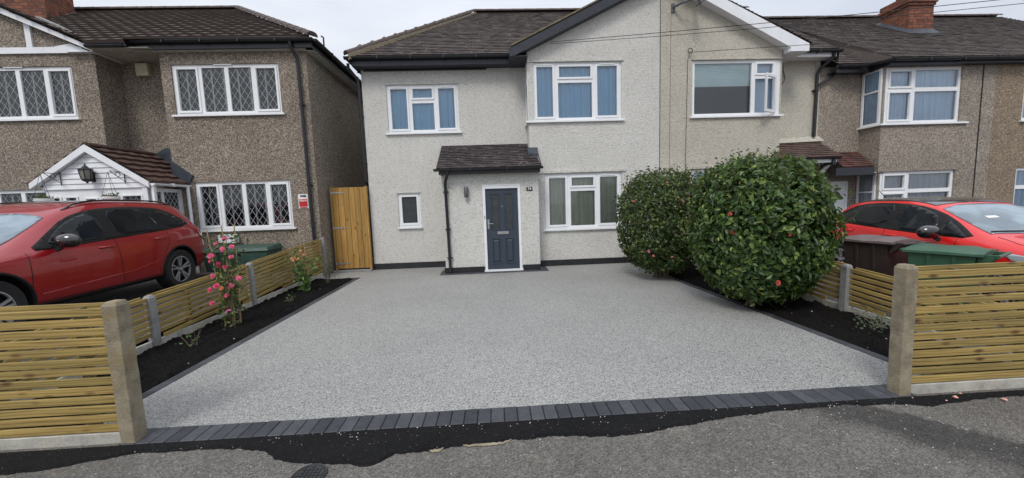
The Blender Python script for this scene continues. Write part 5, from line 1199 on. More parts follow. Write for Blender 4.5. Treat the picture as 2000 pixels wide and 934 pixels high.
def wheel(car, x, y, r, side, w=.23, spokes=5, style='alloy'):
    root = car.root; c = (x, 0, r)
    t = MB(); hw = w/2; rr_ = r*.66
    t.lathe([(rr_, -hw*.85), (r*.93, -hw), (r*.99, -hw*.8), (r, -hw*.4), (r, hw*.4), (r*.99, hw*.8), (r*.93, hw), (rr_, hw*.85), (rr_*.97, 0)], (x, y, r), 'y', 40)
    wo = t.build('wheel', 'tyre', None, smooth=True); wo.parent = root
    d = MB(); yo = y+side*hw*.35; d.lathe([(0, 0), (rr_*.98, 0), (rr_*1.0, side*hw*.45)], (x, yo, r), 'y', 36); do = d.build('brake_disc', 'rim_dark', None); do.parent = wo
    k = MB(); yf = y+side*hw*.80
    k.lathe([(rr_*1.02, side*.005), (rr_*.95, side*.008), (rr_*.93, -side*.02)], (x, yf, r), 'y', 40)
    for i in range(spokes):
        a = 2*math.pi*i/spokes+.3
        for o_ in (-.16, .16):
            p0 = (x+math.cos(a+o_*.4)*r*.10, yf-side*.02, r+math.sin(a+o_*.4)*r*.10); p1 = (x+math.cos(a+o_)*rr_*.96, yf, r+math.sin(a+o_)*rr_*.96); k.bar(p0, p1, .024, .024, up=(0, 1, 0))
    k.lathe([(0, side*.012), (r*.09, side*.01), (r*.11, -side*.02)], (x, yf, r), 'y', 16); ko = k.build('rim', 'rim', None); ko.parent = wo
    g = MB()
    for i in range(spokes):
        a = 2*math.pi*i/spokes+.3; p0 = (x+math.cos(a)*r*.10, yf-side*.012, r+math.sin(a)*r*.10); p1 = (x+math.cos(a)*rr_*.94, yf-side*.008, r+math.sin(a)*rr_*.94); g.bar(p0, p1, .03, .012, up=(0, 1, 0))
    go = g.build('spoke_inlay', 'rim_dark', None); go.parent = wo
    return wo
def mirror(car, x, y, z, side, cap='paint_black'):
    b = MB(); b.bar((x+.02, y-side*.12, z-.10), (x, y, z-.02), .05, .035, up=(1, 0, 0)); o = b.build('door_mirror', 'trim', None); o.parent = car.root
    me = bpy.data.meshes.new('mirror_shell'); bm = bmesh.new(); bmesh.ops.create_uvsphere(bm, u_segments=20, v_segments=12, radius=1)
    for v in bm.verts:
        q = v.co.copy(); sx = .095 if q.x > 0 else .045
        v.co = Vector((x+q.x*sx, y+side*.045+q.y*.145, z+.03+(abs(q.z)**.8*(1 if q.z > 0 else -1))*.095))
    bm.to_mesh(me); bm.free(); me.materials.append(M[cap]); me.polygons.foreach_set('use_smooth', [True]*len(me.polygons)); so_ = bpy.data.objects.new('mirror_shell', me); COL.objects.link(so_); so_.parent = o
    return o
def handle(car, x, z, side, mat):
    p, n = car.hit('side', x, z, side); b = MB(); y = p.y
    b.tube([(x-.11, y-side*.005, z), (x-.095, y+side*.03, z), (x+.06, y+side*.034, z-.003), (x+.10, y+side*.018, z-.005), (x+.11, y-side*.004, z-.005)], [.014, .016, .016, .014, .012], 8)
    o = b.build('door_handle', mat, None, smooth=True); o.parent = car.root
def car_root(name, label, cat, loc, hd):
    o = thing(name, label, cat, loc, local=True); o.rotation_euler = (0, 0, R(hd)); return o
# dark red SUV on the left-hand neighbour's drive, nose to the street
SUV = car_root('parked_car', 'dark red SUV with black mirrors and roof rails behind the left front fence', 'car', (-6.82, 7.06, .235), 275.4)
P = dict(
    top=[(-.90, .60), (-.885, .86), (-.85, 1.06), (-.74, 1.36), (-.58, 1.56), (-.30, 1.63), (.3, 1.655), (.9, 1.655), (1.35, 1.62), (1.72, 1.50), (2.15, 1.27), (2.55, 1.08), (2.75, 1.045), (3.2, .985), (3.55, .87), (3.72, .70), (3.76, .55)],
    bot=[(-.90, .42), (-.8, .33), (-.5, .27), (0, .24), (2.9, .24), (3.4, .26), (3.76, .38)],
    belt=[(-.9, .72), (-.8, 1.02), (-.55, 1.14), (0, 1.10), (1, 1.035), (2, .985), (2.5, .965), (3.1, .90), (3.76, .52)],
    yw=[(-.90, .66), (-.86, .80), (-.74, .885), (-.45, .935), (0, .952), (2.8, .952), (3.2, .925), (3.5, .84), (3.7, .68), (3.76, .55)],
    yr=[(-.90, .55), (-.6, .60), (-.2, .63), (.8, .655), (1.4, .64), (1.8, .64), (2.5, .78), (3.0, .76), (3.76, .45)],
    st=[-.90, -.885, -.85, -.78, -.68, -.55, -.40, -.22, 0, .3, .6, .9, 1.15, 1.4, 1.6, 1.8, 2.0, 2.2, 2.4, 2.55, 2.68, 2.85, 3.05, 3.25, 3.42, 3.56, 3.67, 3.73, 3.76],
    wheels=(0, 2.865), track=.80, wr=.365, arch=.425)
c = Car(SUV, P, 'paint_dark_red')
for sd_ in (1, -1):
    c.decal('window_trim', 'trim', 'side', chaikin([(2.40, .985), (2.02, 1.19), (1.70, 1.39), (1.35, 1.50), (.8, 1.54), (.2, 1.52), (-.08, 1.46), (-.38, 1.26), (-.37, 1.17), (.2, 1.115), (1.2, 1.05), (2.0, 1.0)], 1), sd_, .003)
    fw_ = c.decal('side_window', 'car_glass', 'side', chaikin([(2.16, 1.03), (1.97, 1.18), (1.66, 1.365), (1.33, 1.465), (1.30, 1.075), (1.75, 1.045)], 1), sd_, .007)
    c.decal('side_window', 'car_glass', 'side', chaikin([(1.15, 1.085), (1.16, 1.485), (.8, 1.50), (.44, 1.49), (.28, 1.145), (.7, 1.12)], 1), sd_, .007)
    c.decal('side_window', 'car_glass', 'side', chaikin([(.19, 1.155), (.36, 1.485), (.12, 1.46), (-.10, 1.385), (-.32, 1.245), (-.31, 1.20)], 1), sd_, .007)
    # door shut lines, sill cladding, rail, handles
    for pts in ([(1.26, 1.05), (1.24, .8), (1.20, .35)], [(2.42, .97), (2.44, .8), (2.46, .37)], [(.22, 1.10), (.24, .90), (.40, .66), (.50, .50), (.50, .37)], [(2.46, .36), (1.2, .34), (.5, .36)]):
        c.line('shut_line', 'trim', 'side', pts, .0055, sd_, -.001)
    c.decal('sill_cladding', 'trim', 'side', [(.46, .235), (2.40, .235), (2.40, .335), (.46, .335)], sd_, .006)
    for wx in (0, 2.865):
        c.line('arch_trim', 'trim', 'side', [(wx+.435*math.cos(t), .365+.435*math.sin(t)) for t in [R(-14)+(R(208))*j/24 for j in range(25)]], .019, sd_, -.004)
    b = MB(); pts = []
    for i in range(13):
        x = -.35+1.95*i/12; p, n = c.hit('top', x, sd_*.585); pts.append(p+Vector((0, 0, .035 if 0 < i < 12 else .0)))
    b.tube(pts, .014, 8); o = b.build('roof_rail', 'paint_black', None, smooth=True); o.parent = SUV
    handle(c, 1.42, .945, sd_, 'paint_dark_red'); handle(c, .42, .985, sd_, 'paint_dark_red')
    mirror(c, 2.07, sd_*1.0, 1.06, sd_)
    c.decal('tail_lamp', 'tail_red', 'side', chaikin([(-.60, 1.12), (-.52, 1.06), (-.62, .92), (-.80, .84), (-.86, .80), (-.88, .90), (-.84, 1.02), (-.72, 1.14)], 1), sd_, .006)
    for wx in (0, 2.865): wheel(c, wx, sd_*.82, .365, sd_, .24)
    c.line('body_crease', 'paint_dark_red', 'side', [(.52, .60), (1.0, .52), (2.35, .45)], .013, sd_, -.006); c.line('body_crease', 'paint_dark_red', 'side', [(-.4, .93), (.4, .90), (2.3, .84)], .012, sd_, -.008)
    c.decal('headlamp', 'lamp_clear', 'front', [(sd_*.50, .70), (sd_*.84, .78), (sd_*.86, .86), (sd_*.55, .82)], 1, .005)
c.decal('windscreen', 'windscreen', 'top', [(2.52, -.70), (2.58, -.35), (2.60, 0), (2.58, .35), (2.52, .70), (1.84, .58), (1.79, .3), (1.78, 0), (1.79, -.3), (1.84, -.58)], 1, .006)
c.decal('rear_window', 'car_glass', 'top', [(-.80, -.62), (-.80, .62), (-.56, .56), (-.56, -.56)], 1, .006)
c.decal('sunroof', 'paint_black', 'top', [(.2, -.42), (1.3, -.42), (1.3, .42), (.2, .42)], 1, .004)
c.line('bonnet_gap', 'trim', 'top', [(2.62, -.74), (2.9, -.79), (3.3, -.72), (3.55, -.5), (3.6, 0), (3.55, .5), (3.3, .72), (2.9, .79), (2.62, .74)], .005, 1, -.001)
c.line('wiper', 'trim', 'top', [(2.52, .1), (2.50, .55)], .009, 1, .014)
c.decal('grille', 'trim', 'front', [(-.42, .50), (.42, .50), (.46, .74), (-.46, .74)], 1, .005)
# bright red hatchback on the right-hand neighbour's drive
HB = car_root('parked_car', 'bright red hatchback with black roof and mirror, parked behind the wheelie bins', 'car', (7.42, 6.55, .02), 260.5)
P = dict(
    top=[(-.67, .55), (-.665, .85), (-.62, 1.02), (-.50, 1.20), (-.34, 1.34), (-.1, 1.42), (.4, 1.46), (.9, 1.455), (1.25, 1.41), (1.55, 1.30), (1.95, 1.13), (2.25, 1.0), (2.42, .965), (2.8, .90), (3.05, .80), (3.20, .62), (3.23, .5)],
    bot=[(-.67, .40), (-.6, .32), (-.3, .24), (0, .20), (2.5, .20), (3.0, .22), (3.23, .34)],
    belt=[(-.67, .70), (-.6, .92), (-.4, 1.0), (0, .985), (1, .935), (1.8, .90), (2.3, .88), (2.8, .80), (3.23, .48)],
    yw=[(-.67, .58), (-.64, .70), (-.52, .80), (-.25, .86), (.2, .872), (2.3, .872), (2.7, .84), (3.0, .74), (3.18, .58), (3.23, .48)],
    yr=[(-.67, .5), (-.4, .52), (0, .54), (.7, .565), (1.2, .56), (1.6, .58), (2.25, .70), (2.7, .66), (3.23, .4)],
    st=[-.67, -.66, -.63, -.57, -.48, -.36, -.2, 0, .25, .5, .75, 1.0, 1.2, 1.4, 1.6, 1.8, 2.0, 2.15, 2.28, 2.4, 2.6, 2.8, 2.95, 3.08, 3.17, 3.21, 3.23],
    wheels=(0, 2.54), track=.73, wr=.31, arch=.36)
c = Car(HB, P, 'paint_red')
for sd_ in (1, -1):
    c.decal('window_trim', 'trim', 'side', chaikin([(2.22, .915), (1.95, 1.06), (1.50, 1.265), (1.15, 1.355), (.6, 1.385), (.05, 1.35), (-.22, 1.24), (-.30, 1.12), (-.20, 1.025), (.6, .975), (1.6, .925)], 1), sd_, .003)
    c.decal('side_window', 'car_glass', 'side', chaikin([(1.64, .955), (1.62, 1.15), (1.35, 1.28), (1.12, 1.335), (1.00, 1.34), (.98, .985)], 1), sd_, .007)
    c.decal('side_window', 'car_glass', 'side', chaikin([(2.10, .93), (1.92, 1.03), (1.72, 1.13), (1.70, .95)], 0), sd_, .007)
    c.decal('side_window', 'car_glass', 'side', chaikin([(.86, .99), (.88, 1.345), (.5, 1.355), (.1, 1.32), (-.15, 1.22), (-.24, 1.12), (-.12, 1.045)], 1), sd_, .007)
    for pts in ([(.92, .95), (.90, .8), (.86, .30)], [(2.02, .90), (2.06, .7), (2.06, .33)], [(.02, .99), (.0, .8), (.25, .62), (.34, .45), (.36, .33)]): c.line('shut_line', 'trim', 'side', pts, .005, sd_, -.001)
    c.decal('sill_cladding', 'trim', 'side', [(.40, .20), (2.12, .20), (2.12, .27), (.40, .27)], sd_, .005)
    handle(c, 1.05, .875, sd_, 'paint_red'); handle(c, .15, .90, sd_, 'paint_red'); mirror(c, 1.80, sd_*.93, .955, sd_)
    c.decal('tail_lamp', 'tail_red', 'side', chaikin([(-.42, 1.0), (-.36, .94), (-.46, .84), (-.60, .80), (-.62, .90), (-.55, 1.0)], 1), sd_, .006)
    c.decal('headlamp', 'lamp_clear', 'side', chaikin([(2.55, .80), (2.95, .74), (3.10, .66), (3.05, .60), (2.85, .64), (2.62, .72)], 1), sd_, .005)
    for wx in (0, 2.54): wheel(c, wx, sd_*.75, .31, sd_, .2)
c.decal('windscreen', 'windscreen', 'top', [(2.24, -.64), (2.29, -.3), (2.30, 0), (2.29, .3), (2.24, .64), (1.48, .51), (1.42, .25), (1.41, 0), (1.42, -.25), (1.48, -.51)], 1, .006)
c.decal('roof_panel', 'paint_black', 'top', [(1.37, -.50), (1.34, 0), (1.37, .50), (.6, .53), (-.2, .50), (-.36, .44), (-.36, -.44), (-.2, -.50), (.6, -.53)], 1, .005)
c.line('bonnet_gap', 'trim', 'top', [(2.34, -.66), (2.6, -.70), (2.9, -.62), (3.03, -.3), (3.05, 0), (3.03, .3), (2.9, .62), (2.6, .70), (2.34, .66)], .005, 1, -.001)
c.line('wiper', 'trim', 'top', [(2.24, -.2), (2.20, -.60)], .008, 1, .014)
c.decal('parking_permit', 'white', 'top', [(1.86, -.30), (1.86, -.16), (1.80, -.16), (1.80, -.30)], 1, .010)
b = MB(); b.tube([(-.1, 0, 1.42), (-.30, 0, 1.60)], [.008, .004], 6); o = b.build('aerial', 'trim', None); o.parent = HB

# ================================================================== BINS AND BOX
def bin_(label, x, y, rz, h, mat, seed):
    t = thing('wheelie_bin', label, 'bin', (x, y, -.02), local=True); t.rotation_euler = (0, 0, R(rz))   # local +y = handle side
    b = MB(); w0, w1, d0, d1 = .20, .265, .24, .30; z0, z1 = .06, h-.07
    b.hexa([(-w0, -d0, z0), (w0, -d0, z0), (w0, d0*.6, z0), (-w0, d0*.6, z0)], [(-w1, -d1, z1), (w1, -d1, z1), (w1, d1*.8, z1), (-w1, d1*.8, z1)])
    b.box(-w1-.018, w1+.018, -d1-.018, d1*.8+.018, z1, z1+.035)
    for xx in (-.16, 0, .16): b.hexa([(xx-.02, -d0-.008, z0+.1), (xx+.02, -d0-.008, z0+.1), (xx+.02, -d0, z0+.1), (xx-.02, -d0, z0+.1)], [(xx-.02, -d1-.012, z1-.02), (xx+.02, -d1-.012, z1-.02), (xx+.02, -d1, z1-.02), (xx-.02, -d1, z1-.02)])
    for s_ in (-1, 1):
        for yy in (-.12, .08): b.hexa([(s_*w0*1.0, yy-.02, z0+.1), (s_*(w0+.02), yy-.02, z0+.1), (s_*(w0+.02), yy+.02, z0+.1), (s_*w0, yy+.02, z0+.1)], [(s_*(w1-.006), yy-.02, z1), (s_*(w1+.012), yy-.02, z1), (s_*(w1+.012), yy+.02, z1), (s_*(w1-.006), yy+.02, z1)])
    o = b.build('bin_body', mat, None, bevel=.008); o.parent = t
    l = MB(); n = 8; rr = random.Random(seed); vs = []; hh = [[0]*(n+1) for _ in range(n+1)]
    for j in range(n+1):
        for i in range(n+1):
            u, v = -1+2*i/n, j/n; x_ = u*(w1+.03); y_ = -d1-.04+v*(2*d1*.9+.10); cr = (1-u*u)*.028+(.022 if .12 < v < .82 and abs(u) < .8 else 0)+.012*noise.noise((u*2+seed, v*3, 0)); vs.append((x_, y_, z1+.04+cr))
    fs = [(j*(n+1)+i, j*(n+1)+i+1, (j+1)*(n+1)+i+1, (j+1)*(n+1)+i) for j in range(n) for i in range(n)]
    l.faces(vs, fs)
    rim = [(i) for i in range(n+1)]+[(k*(n+1)+n) for k in range(1, n+1)]+[n*(n+1)+i for i in range(n-1, -1, -1)]+[k*(n+1) for k in range(n-1, 0, -1)]
    lo = [(vs[i][0]*1.01, vs[i][1], z1+.012) for i in rim]; hi = [vs[i] for i in rim]; m_ = len(rim); l.faces(hi+lo, [(i, (i+1) % m_, m_+(i+1) % m_, m_+i) for i in range(m_)])
    for s_ in (-1, 1): l.box(s_*.20-.05, s_*.20+.05, -d1-.075, -d1-.035, z1+.02, z1+.045)
    lo_ = l.build('lid', 'brown_lid' if mat == 'brown_bin' else mat, None, smooth=True); lo_.parent = t
    q = MB()
    for s_ in (-1, 1): q.hexa([(s_*.20-.025, d1*.8, z1-.12), (s_*.20+.025, d1*.8, z1-.12), (s_*.20+.025, d1*.8+.02, z1-.12), (s_*.20-.025, d1*.8+.02, z1-.12)], [(s_*.20-.025, d1*.8, z1+.03), (s_*.20+.025, d1*.8, z1+.03), (s_*.20+.025, d1*.8+.16, z1+.03), (s_*.20-.025, d1*.8+.16, z1+.03)])
    q.tube([(-.24, d1*.8+.145, z1+.018), (.24, d1*.8+.145, z1+.018)], .017, 10); o = q.build('handle', mat, None); o.parent = t
    for s_ in (-1, 1):
        q = MB(); q.lathe([(0, -.025), (.09, -.025), (.1, -.015), (.1, .015), (.09, .025), (0, .025)], (s_*.235, .17, .1), 'x', 20); o = q.build('wheel', 'tyre', None, smooth=True); o.parent = t
    return t
bin_('faded brown wheelie bin with warped lid, behind the right side fence', 5.50, 4.98, 192, .97, 'brown_bin', 3)
bin_('green wheelie bin standing closest to the corner post, beside the brown bin', 5.46, 4.12, 205, .93, 'green_bin', 6)
GB = thing('storage_box', 'long dark green plastic storage box under the lower leaded window', 'storage box', (-5.75, 8.75, .22))
b = MB(); b.hexa([(-6.45, 8.45, .22), (-5.12, 8.45, .22), (-5.12, 8.98, .22), (-6.45, 8.98, .22)], [(-6.5, 8.42, .74), (-5.08, 8.42, .74), (-5.08, 9.0, .74), (-6.5, 9.0, .74)])
for xx in (-6.2, -5.9, -5.6, -5.3): b.box(xx-.02, xx+.02, 8.415, 8.44, .3, .70)
b.build('box_body', 'green_plastic', GB, bevel=.012)
b = MB(); b.hexa([(-6.53, 8.39, .742), (-5.05, 8.39, .742), (-5.05, 9.02, .742), (-6.53, 9.02, .742)], [(-6.49, 8.43, .82), (-5.09, 8.43, .82), (-5.09, 8.98, .86), (-6.49, 8.98, .86)]); b.box(-5.95, -5.65, 8.375, 8.389, .70, .77); b.build('lid', 'green_plastic', GB, bevel=.012)
b = MB(); b.box(-6.46, -6.10, 8.90, 9.08, .90, 1.08); b.box(-6.47, -6.09, 8.89, 9.085, 1.081, 1.10); tag(b.build('plastic_tub', 'fascia_white', bevel=.01), 'white plastic tub on the green storage box lid', 'tub')
b = MB(); b.bar((-6.6, 7.95, .29), (-5.55, 8.15, .29), .22, .13); tag(b.build('timber_board', 'log', bevel=.01), 'old weathered timber board on the ground behind the dark red car', 'board')

# ================================================================== CABLES AND GROUND BITS
def cable(label, a, b_, r, sag=.12, n=20):
    a, b_ = Vector(a), Vector(b_); q = MB(); q.tube([a.lerp(b_, i/n)+Vector((0, 0, -sag*4*(i/n)*(1-i/n))) for i in range(n+1)], r, 5); return tag(q.build('overhead_cable', 'cable'), label, 'cable')
cable('upper overhead cable running from the black bargeboard to the right', (1.45, 8.92, 5.31), (14.6, 6.06, 5.24), .007, .06)
cable('thin second cable just below the upper overhead cable', (1.45, 8.92, 5.27), (14.6, 6.10, 5.16), .006, .10)
cable('lower overhead cable running from the round wall bracket to the right', (4.93, 9.09, 5.10), (15.5, 5.1, 4.25), .006, .03)
MC = thing('water_cover', 'small black cast-iron cover set in the pavement at the bottom edge', 'cover', (-1.2, 2.19, 0))
b = MB(); b.lathe([(0, .0), (.088, .0), (.09, -.012)], (-1.2, 2.175, -.002), 'z', 28)
for i in range(-3, 4):
    for j in range(-3, 4):
        if i*i+j*j < 9.5: b.box(-1.2+i*.024-.009, -1.2+i*.024+.009, 2.175+j*.024-.009, 2.175+j*.024+.009, -.0018, .003)
b.build('lid', 'iron', MC)
b = MB(); b.lathe([(.092, -.012), (.092, .0), (.104, .001), (.106, -.012)], (-1.2, 2.175, -.002), 'z', 28); b.build('rim', 'iron', MC)
rr = random.Random(17); b = MB()
def pebble(b, x, y, z, s):
    a = [rr.uniform(.6, 1.2) for _ in range(6)]; b.faces([(x+s*a[i]*math.cos(i*1.047), y+s*a[i]*math.sin(i*1.047), z) for i in range(6)]+[(x, y, z+s*.7)], [(i, (i+1) % 6, 6) for i in range(6)])
for _ in range(150): x = rr.uniform(-2.6, 3.2); pebble(b, x, 2.6-abs(rr.gauss(0, .10)), .0, rr.uniform(.002, .006))
for _ in range(260): pebble(b, rr.uniform(-3.8, 5), rr.uniform(1.9, 2.55), -.012, rr.uniform(.002, .005))
for _ in range(34): x, y = rr.uniform(3.78, 4.5), rr.uniform(3.0, 6.3); pebble(b, x, y, soilz(x, y), rr.uniform(.004, .011))
for _ in range(26): x, y = rr.uniform(-4.1, -3.3), rr.uniform(3.6, 8.4); pebble(b, x, y, soilz(x, y), rr.uniform(.004, .011))
o = b.build('loose_grit', 'grit', recalc=False); o['kind'] = 'stuff'
b = MB()
for x, y, s in ((3.52, 2.555, .022), (3.83, 2.49, .018), (3.40, 2.52, .008), (3.62, 2.60, .01), (3.2, 2.58, .007)):
    b.cur = rr.random(); pebble(b, x, y, .003, s)
o = b.build('fallen_petals', 'petal_fallen', recalc=False); o['kind'] = 'stuff'

# ================================================================== PLANTS
def flower(par, pos, r, mat, seed, name='flower'):
    rr = random.Random(seed); b = MB(); p = Vector(pos); ax = Vector((rr.uniform(-.2, .5), -1, rr.uniform(0, .7))).normalized(); u = ax.orthogonal().normalized(); v = ax.cross(u)
    for ring, (rad, lift, n) in enumerate(((1, .05, 8), (.72, .28, 7), (.42, .48, 5), (.2, .55, 3))):
        for k in range(n):
            t = 2*math.pi*(k+.5*ring)/n+rr.uniform(-.2, .2); d = u*math.cos(t)+v*math.sin(t); s = u*-math.sin(t)+v*math.cos(t); R_ = r*rad*rr.uniform(.85, 1.15); w_ = R_*.55+r*.08; o_ = p+ax*r*(lift-.3)
            b.faces([o_, o_+d*R_*.6+s*w_+ax*r*.18, o_+d*R_+s*w_*.5+ax*r*rr.uniform(.0, .3), o_+d*R_*1.02+ax*r*.05, o_+d*R_-s*w_*.5+ax*r*rr.uniform(.0, .3), o_+d*R_*.6-s*w_+ax*r*.18], [(0, 1, 2, 3), (0, 3, 4, 5)])
    return b.build(name, mat, par, recalc=False)
def clipped_bush(label, c, rx, ry, rz, n, size, mat, seed, flowers, fmat):
    t = thing('camellia_bush', label, 'bush', (c[0], c[1], 0), 'clipped camellia bushes in the right planting bed'); rr = random.Random(seed); C_ = Vector(c)
    def surf(th, ph):
        ct, st = math.cos(th), math.sin(th); e = .86
        sx = math.copysign(abs(math.cos(ph))**e, math.cos(ph)); sy = math.copysign(abs(math.sin(ph))**e, math.sin(ph)); k = abs(ct)**.80; z = math.copysign(abs(st)**.9, st)
        low = 1-.16*max(0, -st)**1.2
        d = Vector((sx*k*low, sy*k*low, z)); q = Vector((math.cos(ph)*2.1, math.sin(ph)*2.1, st*2.6+seed))
        m = 1+.07*noise.noise(q)+.07*noise.noise(q*2.4)+.045*noise.noise(q*6)
        return Vector((d.x*rx*m, d.y*ry*m, d.z*rz*m))
    pts = []
    while len(pts) < n:
        v = Vector((rr.gauss(0, 1), rr.gauss(0, 1), rr.gauss(0, 1))).normalized(); th = math.asin(v.z); ph = math.atan2(v.y, v.x)
        s = surf(th, ph); gap = noise.noise(C_+s*3.1)+.5*noise.noise(C_+s*7)
        dep = abs(rr.gauss(0, .085)) if rr.random() < .72 else rr.uniform(.06, .5)
        if gap < -.25 and dep < .12 and rr.random() < .8: dep += .16
        p = C_+s*(1-dep)
        if p.z < .10+.22*rr.random(): continue
        nrm = Vector((s.x/rx/rx, s.y/ry/ry, s.z/rz/rz)).normalized(); nrm = (nrm+Vector((0, 0, .35))).normalized()
        pts.append((p, nrm))
    b = MB(); leafset(b, pts, size, rr, .75)
    # stray shoots breaking the clipped outline
    sh = []
    for _ in range(150):
        v = Vector((rr.gauss(0, 1), rr.gauss(0, 1), abs(rr.gauss(0, 1.2)))).normalized(); s = C_+surf(math.asin(v.z), math.atan2(v.y, v.x))*.98; d = (v+Vector((0, 0, .9))+Vector((rr.gauss(0, .3), rr.gauss(0, .3), 0))).normalized(); L_ = rr.uniform(.04, .16)
        sh.append((s, s+d*L_)); leafset(b, [(s+d*L_*k/4, (v+Vector((rr.gauss(0, .5), rr.gauss(0, .5), .4))).normalized()) for k in range(1, 6)], size*.8, rr, .8)
    b.build('foliage', mat, t, recalc=False)
    k = MB()
    for i in range(16):
        a_ = rr.uniform(0, 6.28); el = rr.uniform(.15, 1.3); L_ = rr.uniform(.75, .93); e_ = C_+surf(el*1.0-.2, a_)*L_; p0 = Vector((C_.x+rr.gauss(0, .06), C_.y+rr.gauss(0, .06), 0)); m1 = p0.lerp(e_, .35)+Vector((0, 0, .12)); m2 = p0.lerp(e_, .7)+Vector((rr.gauss(0, .06), rr.gauss(0, .06), .05)); k.tube([p0, m1, m2, e_], [.024, .017, .011, .004], 6)
        for _ in range(4):
            q0 = m1.lerp(e_, rr.random()); k.tube([q0, q0+Vector((rr.gauss(0, .14), rr.gauss(0, .14), rr.uniform(.02, .2)))], [.007, .003], 5)
    for s, e_ in sh: k.tube([s-(e_-s)*.8, e_], [.004, .002], 4)
    k.build('branches', 'bark', t)
    for i, (x, z, kk) in enumerate(flowers):
        if len(flowers) > 6: kk *= .6
        # sit the bloom on the bush surface facing the viewer's side
        lo, hi = c[1]-ry*1.1, c[1]; best = None
        dx = (x-c[0])/rx; dz = (z-c[2])/rz; q = max(0.02, 1-abs(dx)**2.3-abs(dz)**2.3); y = c[1]-ry*q**(1/2.2)*.99
        flower(t, (x, y, z), kk, fmat[i % len(fmat)], seed*50+i)
    return t
clipped_bush('smaller clipped camellia bush with pink flowers, nearer the white house', (3.40, 7.3, 1.12), .89, .88, 1.05, 17000, .062, 'leaf_dark', 3,
    [(2.65, 1.58, .05), (3.38, 1.56, .05), (3.68, 1.63, .045), (3.72, 1.55, .045), (3.70, 1.30, .06), (2.85, .64, .045), (2.93, .55, .04), (3.23, .53, .035), (3.62, 1.05, .035), (3.2, 1.9, .03)], ['salmon', 'salmon', 'pinkpale'])
clipped_bush('larger clipped camellia bush with glossy leaves and a few red flowers', (3.76, 5.12, 1.11), .845, .88, 1.02, 24000, .074, 'leaf', 5,
    [(3.90, 1.66, .034), (4.25, 1.68, .022), (3.56, 1.13, .028), (3.55, .50, .034), (3.05, 1.38, .028), (3.06, 1.15, .028)], ['redflower'])
# flowering camellia trained on three canes
t = thing('flowering_shrub', 'tall thin camellia with bright pink blooms tied to three bamboo canes', 'shrub', (-3.76, 5.25, 0)); rr = random.Random(44)
k = MB()
for a_, b_ in (((-3.845, 5.27, 0), (-3.945, 5.25, 1.39)), ((-3.70, 5.25, 0), (-3.745, 5.25, 1.45)), ((-3.66, 5.30, 0), (-3.61, 5.3, 1.45))): k.tube([a_, Vector(a_).lerp(Vector(b_), .5)+Vector((.006, 0, 0)), b_], .0075, 7)
k.build('cane', 'cane', t)
k = MB(); st = []
for i in range(7):
    x0 = -3.74+rr.gauss(0, .03); p = Vector((x0, 5.25+rr.gauss(0, .02), 0)); ps = [p.copy()]
    for j in range(8):
        p = p+Vector((rr.gauss(0, .022)+(i-3)*.006, rr.gauss(0, .018), rr.uniform(.13, .18))); ps.append(p.copy())
    k.tube(ps, [.009-.0008*j for j in range(9)], 6); st.append(ps)
k.build('stem', 'bark', t)
b = MB(); pts = []
for _ in range(480):
    ps = rr.choice(st); q = rr.choice(ps[1:]); pts.append((q+Vector((rr.gauss(0, .055), rr.gauss(0, .05), rr.gauss(0, .06))), (rr.gauss(0, 1), -1+rr.gauss(0, 1), .6)))
leafset(b, pts, .056, rr, .9); b.build('foliage', 'leaf_dark', t, recalc=False)
FL_ = [(-3.66, 1.27, 0), (-3.71, 1.13, 0), (-3.59, 1.16, 0), (-3.78, 1.21, 0), (-3.62, 1.02, 0), (-3.88, 1.04, 0), (-3.89, .97, 1), (-3.80, .91, 1), (-3.72, .88, 1), (-3.87, .77, 0), (-3.54, .72, 0), (-3.84, .63, 1), (-3.67, .62, 0), (-3.79, .59, 2), (-3.92, .58, 1), (-3.71, .49, 1), (-3.92, .39, 1), (-3.73, .26, 3), ]
for i, (x, z, kx) in enumerate(FL_): flower(t, (x, 5.17+rr.uniform(-.03, .03), z), rr.uniform(.026, .040) if kx < 2 else .03, ['pink', 'pink2', 'orange', 'pinkpale'][kx], 900+i)
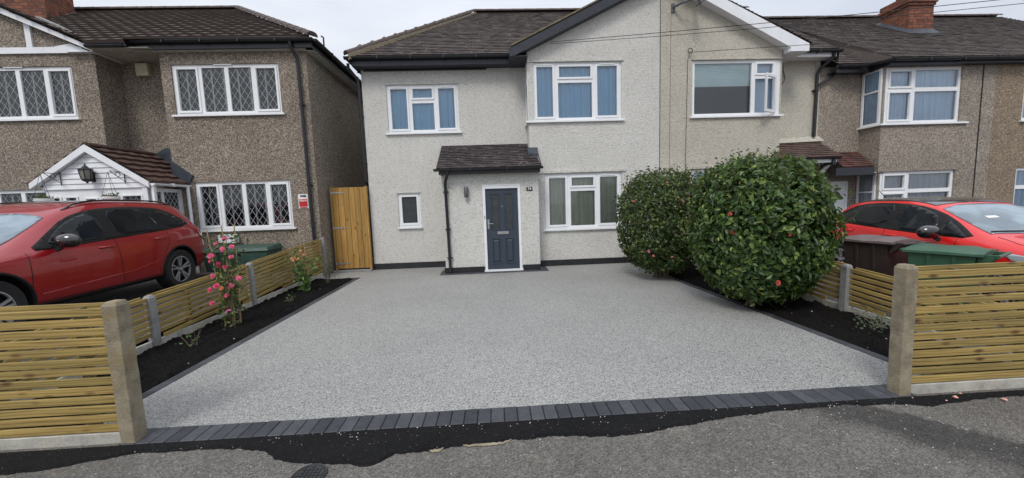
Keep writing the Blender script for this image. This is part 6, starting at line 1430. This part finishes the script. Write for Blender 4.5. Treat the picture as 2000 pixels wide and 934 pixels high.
def shrub(label, c, n, size, h, w, mat, seed, canes=(), fl=(), fmat='orange', name='young_shrub'):
    t = thing(name, label, 'shrub', (c[0], c[1], 0)); rr = random.Random(seed); k = MB(); st = []
    for i in range(6):
        p = Vector((c[0]+rr.gauss(0, .02), c[1]+rr.gauss(0, .02), 0)); ps = [p.copy()]; dx, dy = rr.gauss(0, w*.14), rr.gauss(0, w*.10)
        for j in range(5): p = p+Vector((dx+rr.gauss(0, .01), dy+rr.gauss(0, .01), h/5*rr.uniform(.8, 1.1))); ps.append(p.copy())
        k.tube(ps, [.007-.001*j for j in range(6)], 5); st.append(ps)
    k.build('stem', 'bark', t)
    if canes:
        k = MB()
        for a_, b_ in canes: k.tube([a_, b_], .005, 6)
        k.build('cane', 'cane', t)
    b = MB(); pts = []
    for _ in range(n):
        ps = rr.choice(st); q = rr.choice(ps[1:] if h > .4 else ps); pts.append((q+Vector((rr.gauss(0, w*.35), rr.gauss(0, w*.3), rr.gauss(0, .05))), (rr.gauss(0, 1), -1+rr.gauss(0, 1), .7)))
    leafset(b, pts, size, rr, .9); b.build('foliage', mat, t, recalc=False)
    for i, (x, z, r) in enumerate(fl): flower(t, (x, c[1]-w*.5, z), r, fmat, seed*10+i)
    return t
shrub('leafy young shrub with a few orange blooms tied to thin canes', (-3.76, 7.30, 0), 300, .062, .74, .12, 'leaf_lime', 71, [((-3.78, 7.36, 0), (-3.96, 7.36, 1.15)), ((-3.74, 7.36, 0), (-3.82, 7.36, 1.19)), ((-3.70, 7.36, 0), (-3.74, 7.36, 1.12))], [(-3.93, .70, .022), (-3.87, .71, .022), (-3.80, .69, .022), (-3.84, .67, .02), (-3.75, .84, .024), (-3.70, .76, .02), (-3.90, .66, .02)])
shrub('sparse thin-stemmed shrub in front of the gate end of the left bed', (-3.68, 8.1, 0), 110, .04, .60, .12, 'leaf_dark', 72)
shrub('small leafless twiggy plant at the near end of the left bed', (-3.70, 4.48, 0), 14, .04, .24, .16, 'leaf_lime', 73, name='bare_plant')
shrub('low grey-leaved plant at the foot of the right side fence', (4.40, 3.92, 0), 330, .026, .14, .20, 'leaf_grey', 74, name='low_plant')
shrub('tiny seedling in the middle of the left bed', (-3.62, 6.55, 0), 30, .04, .12, .06, 'leaf_dark', 75, name='seedling')
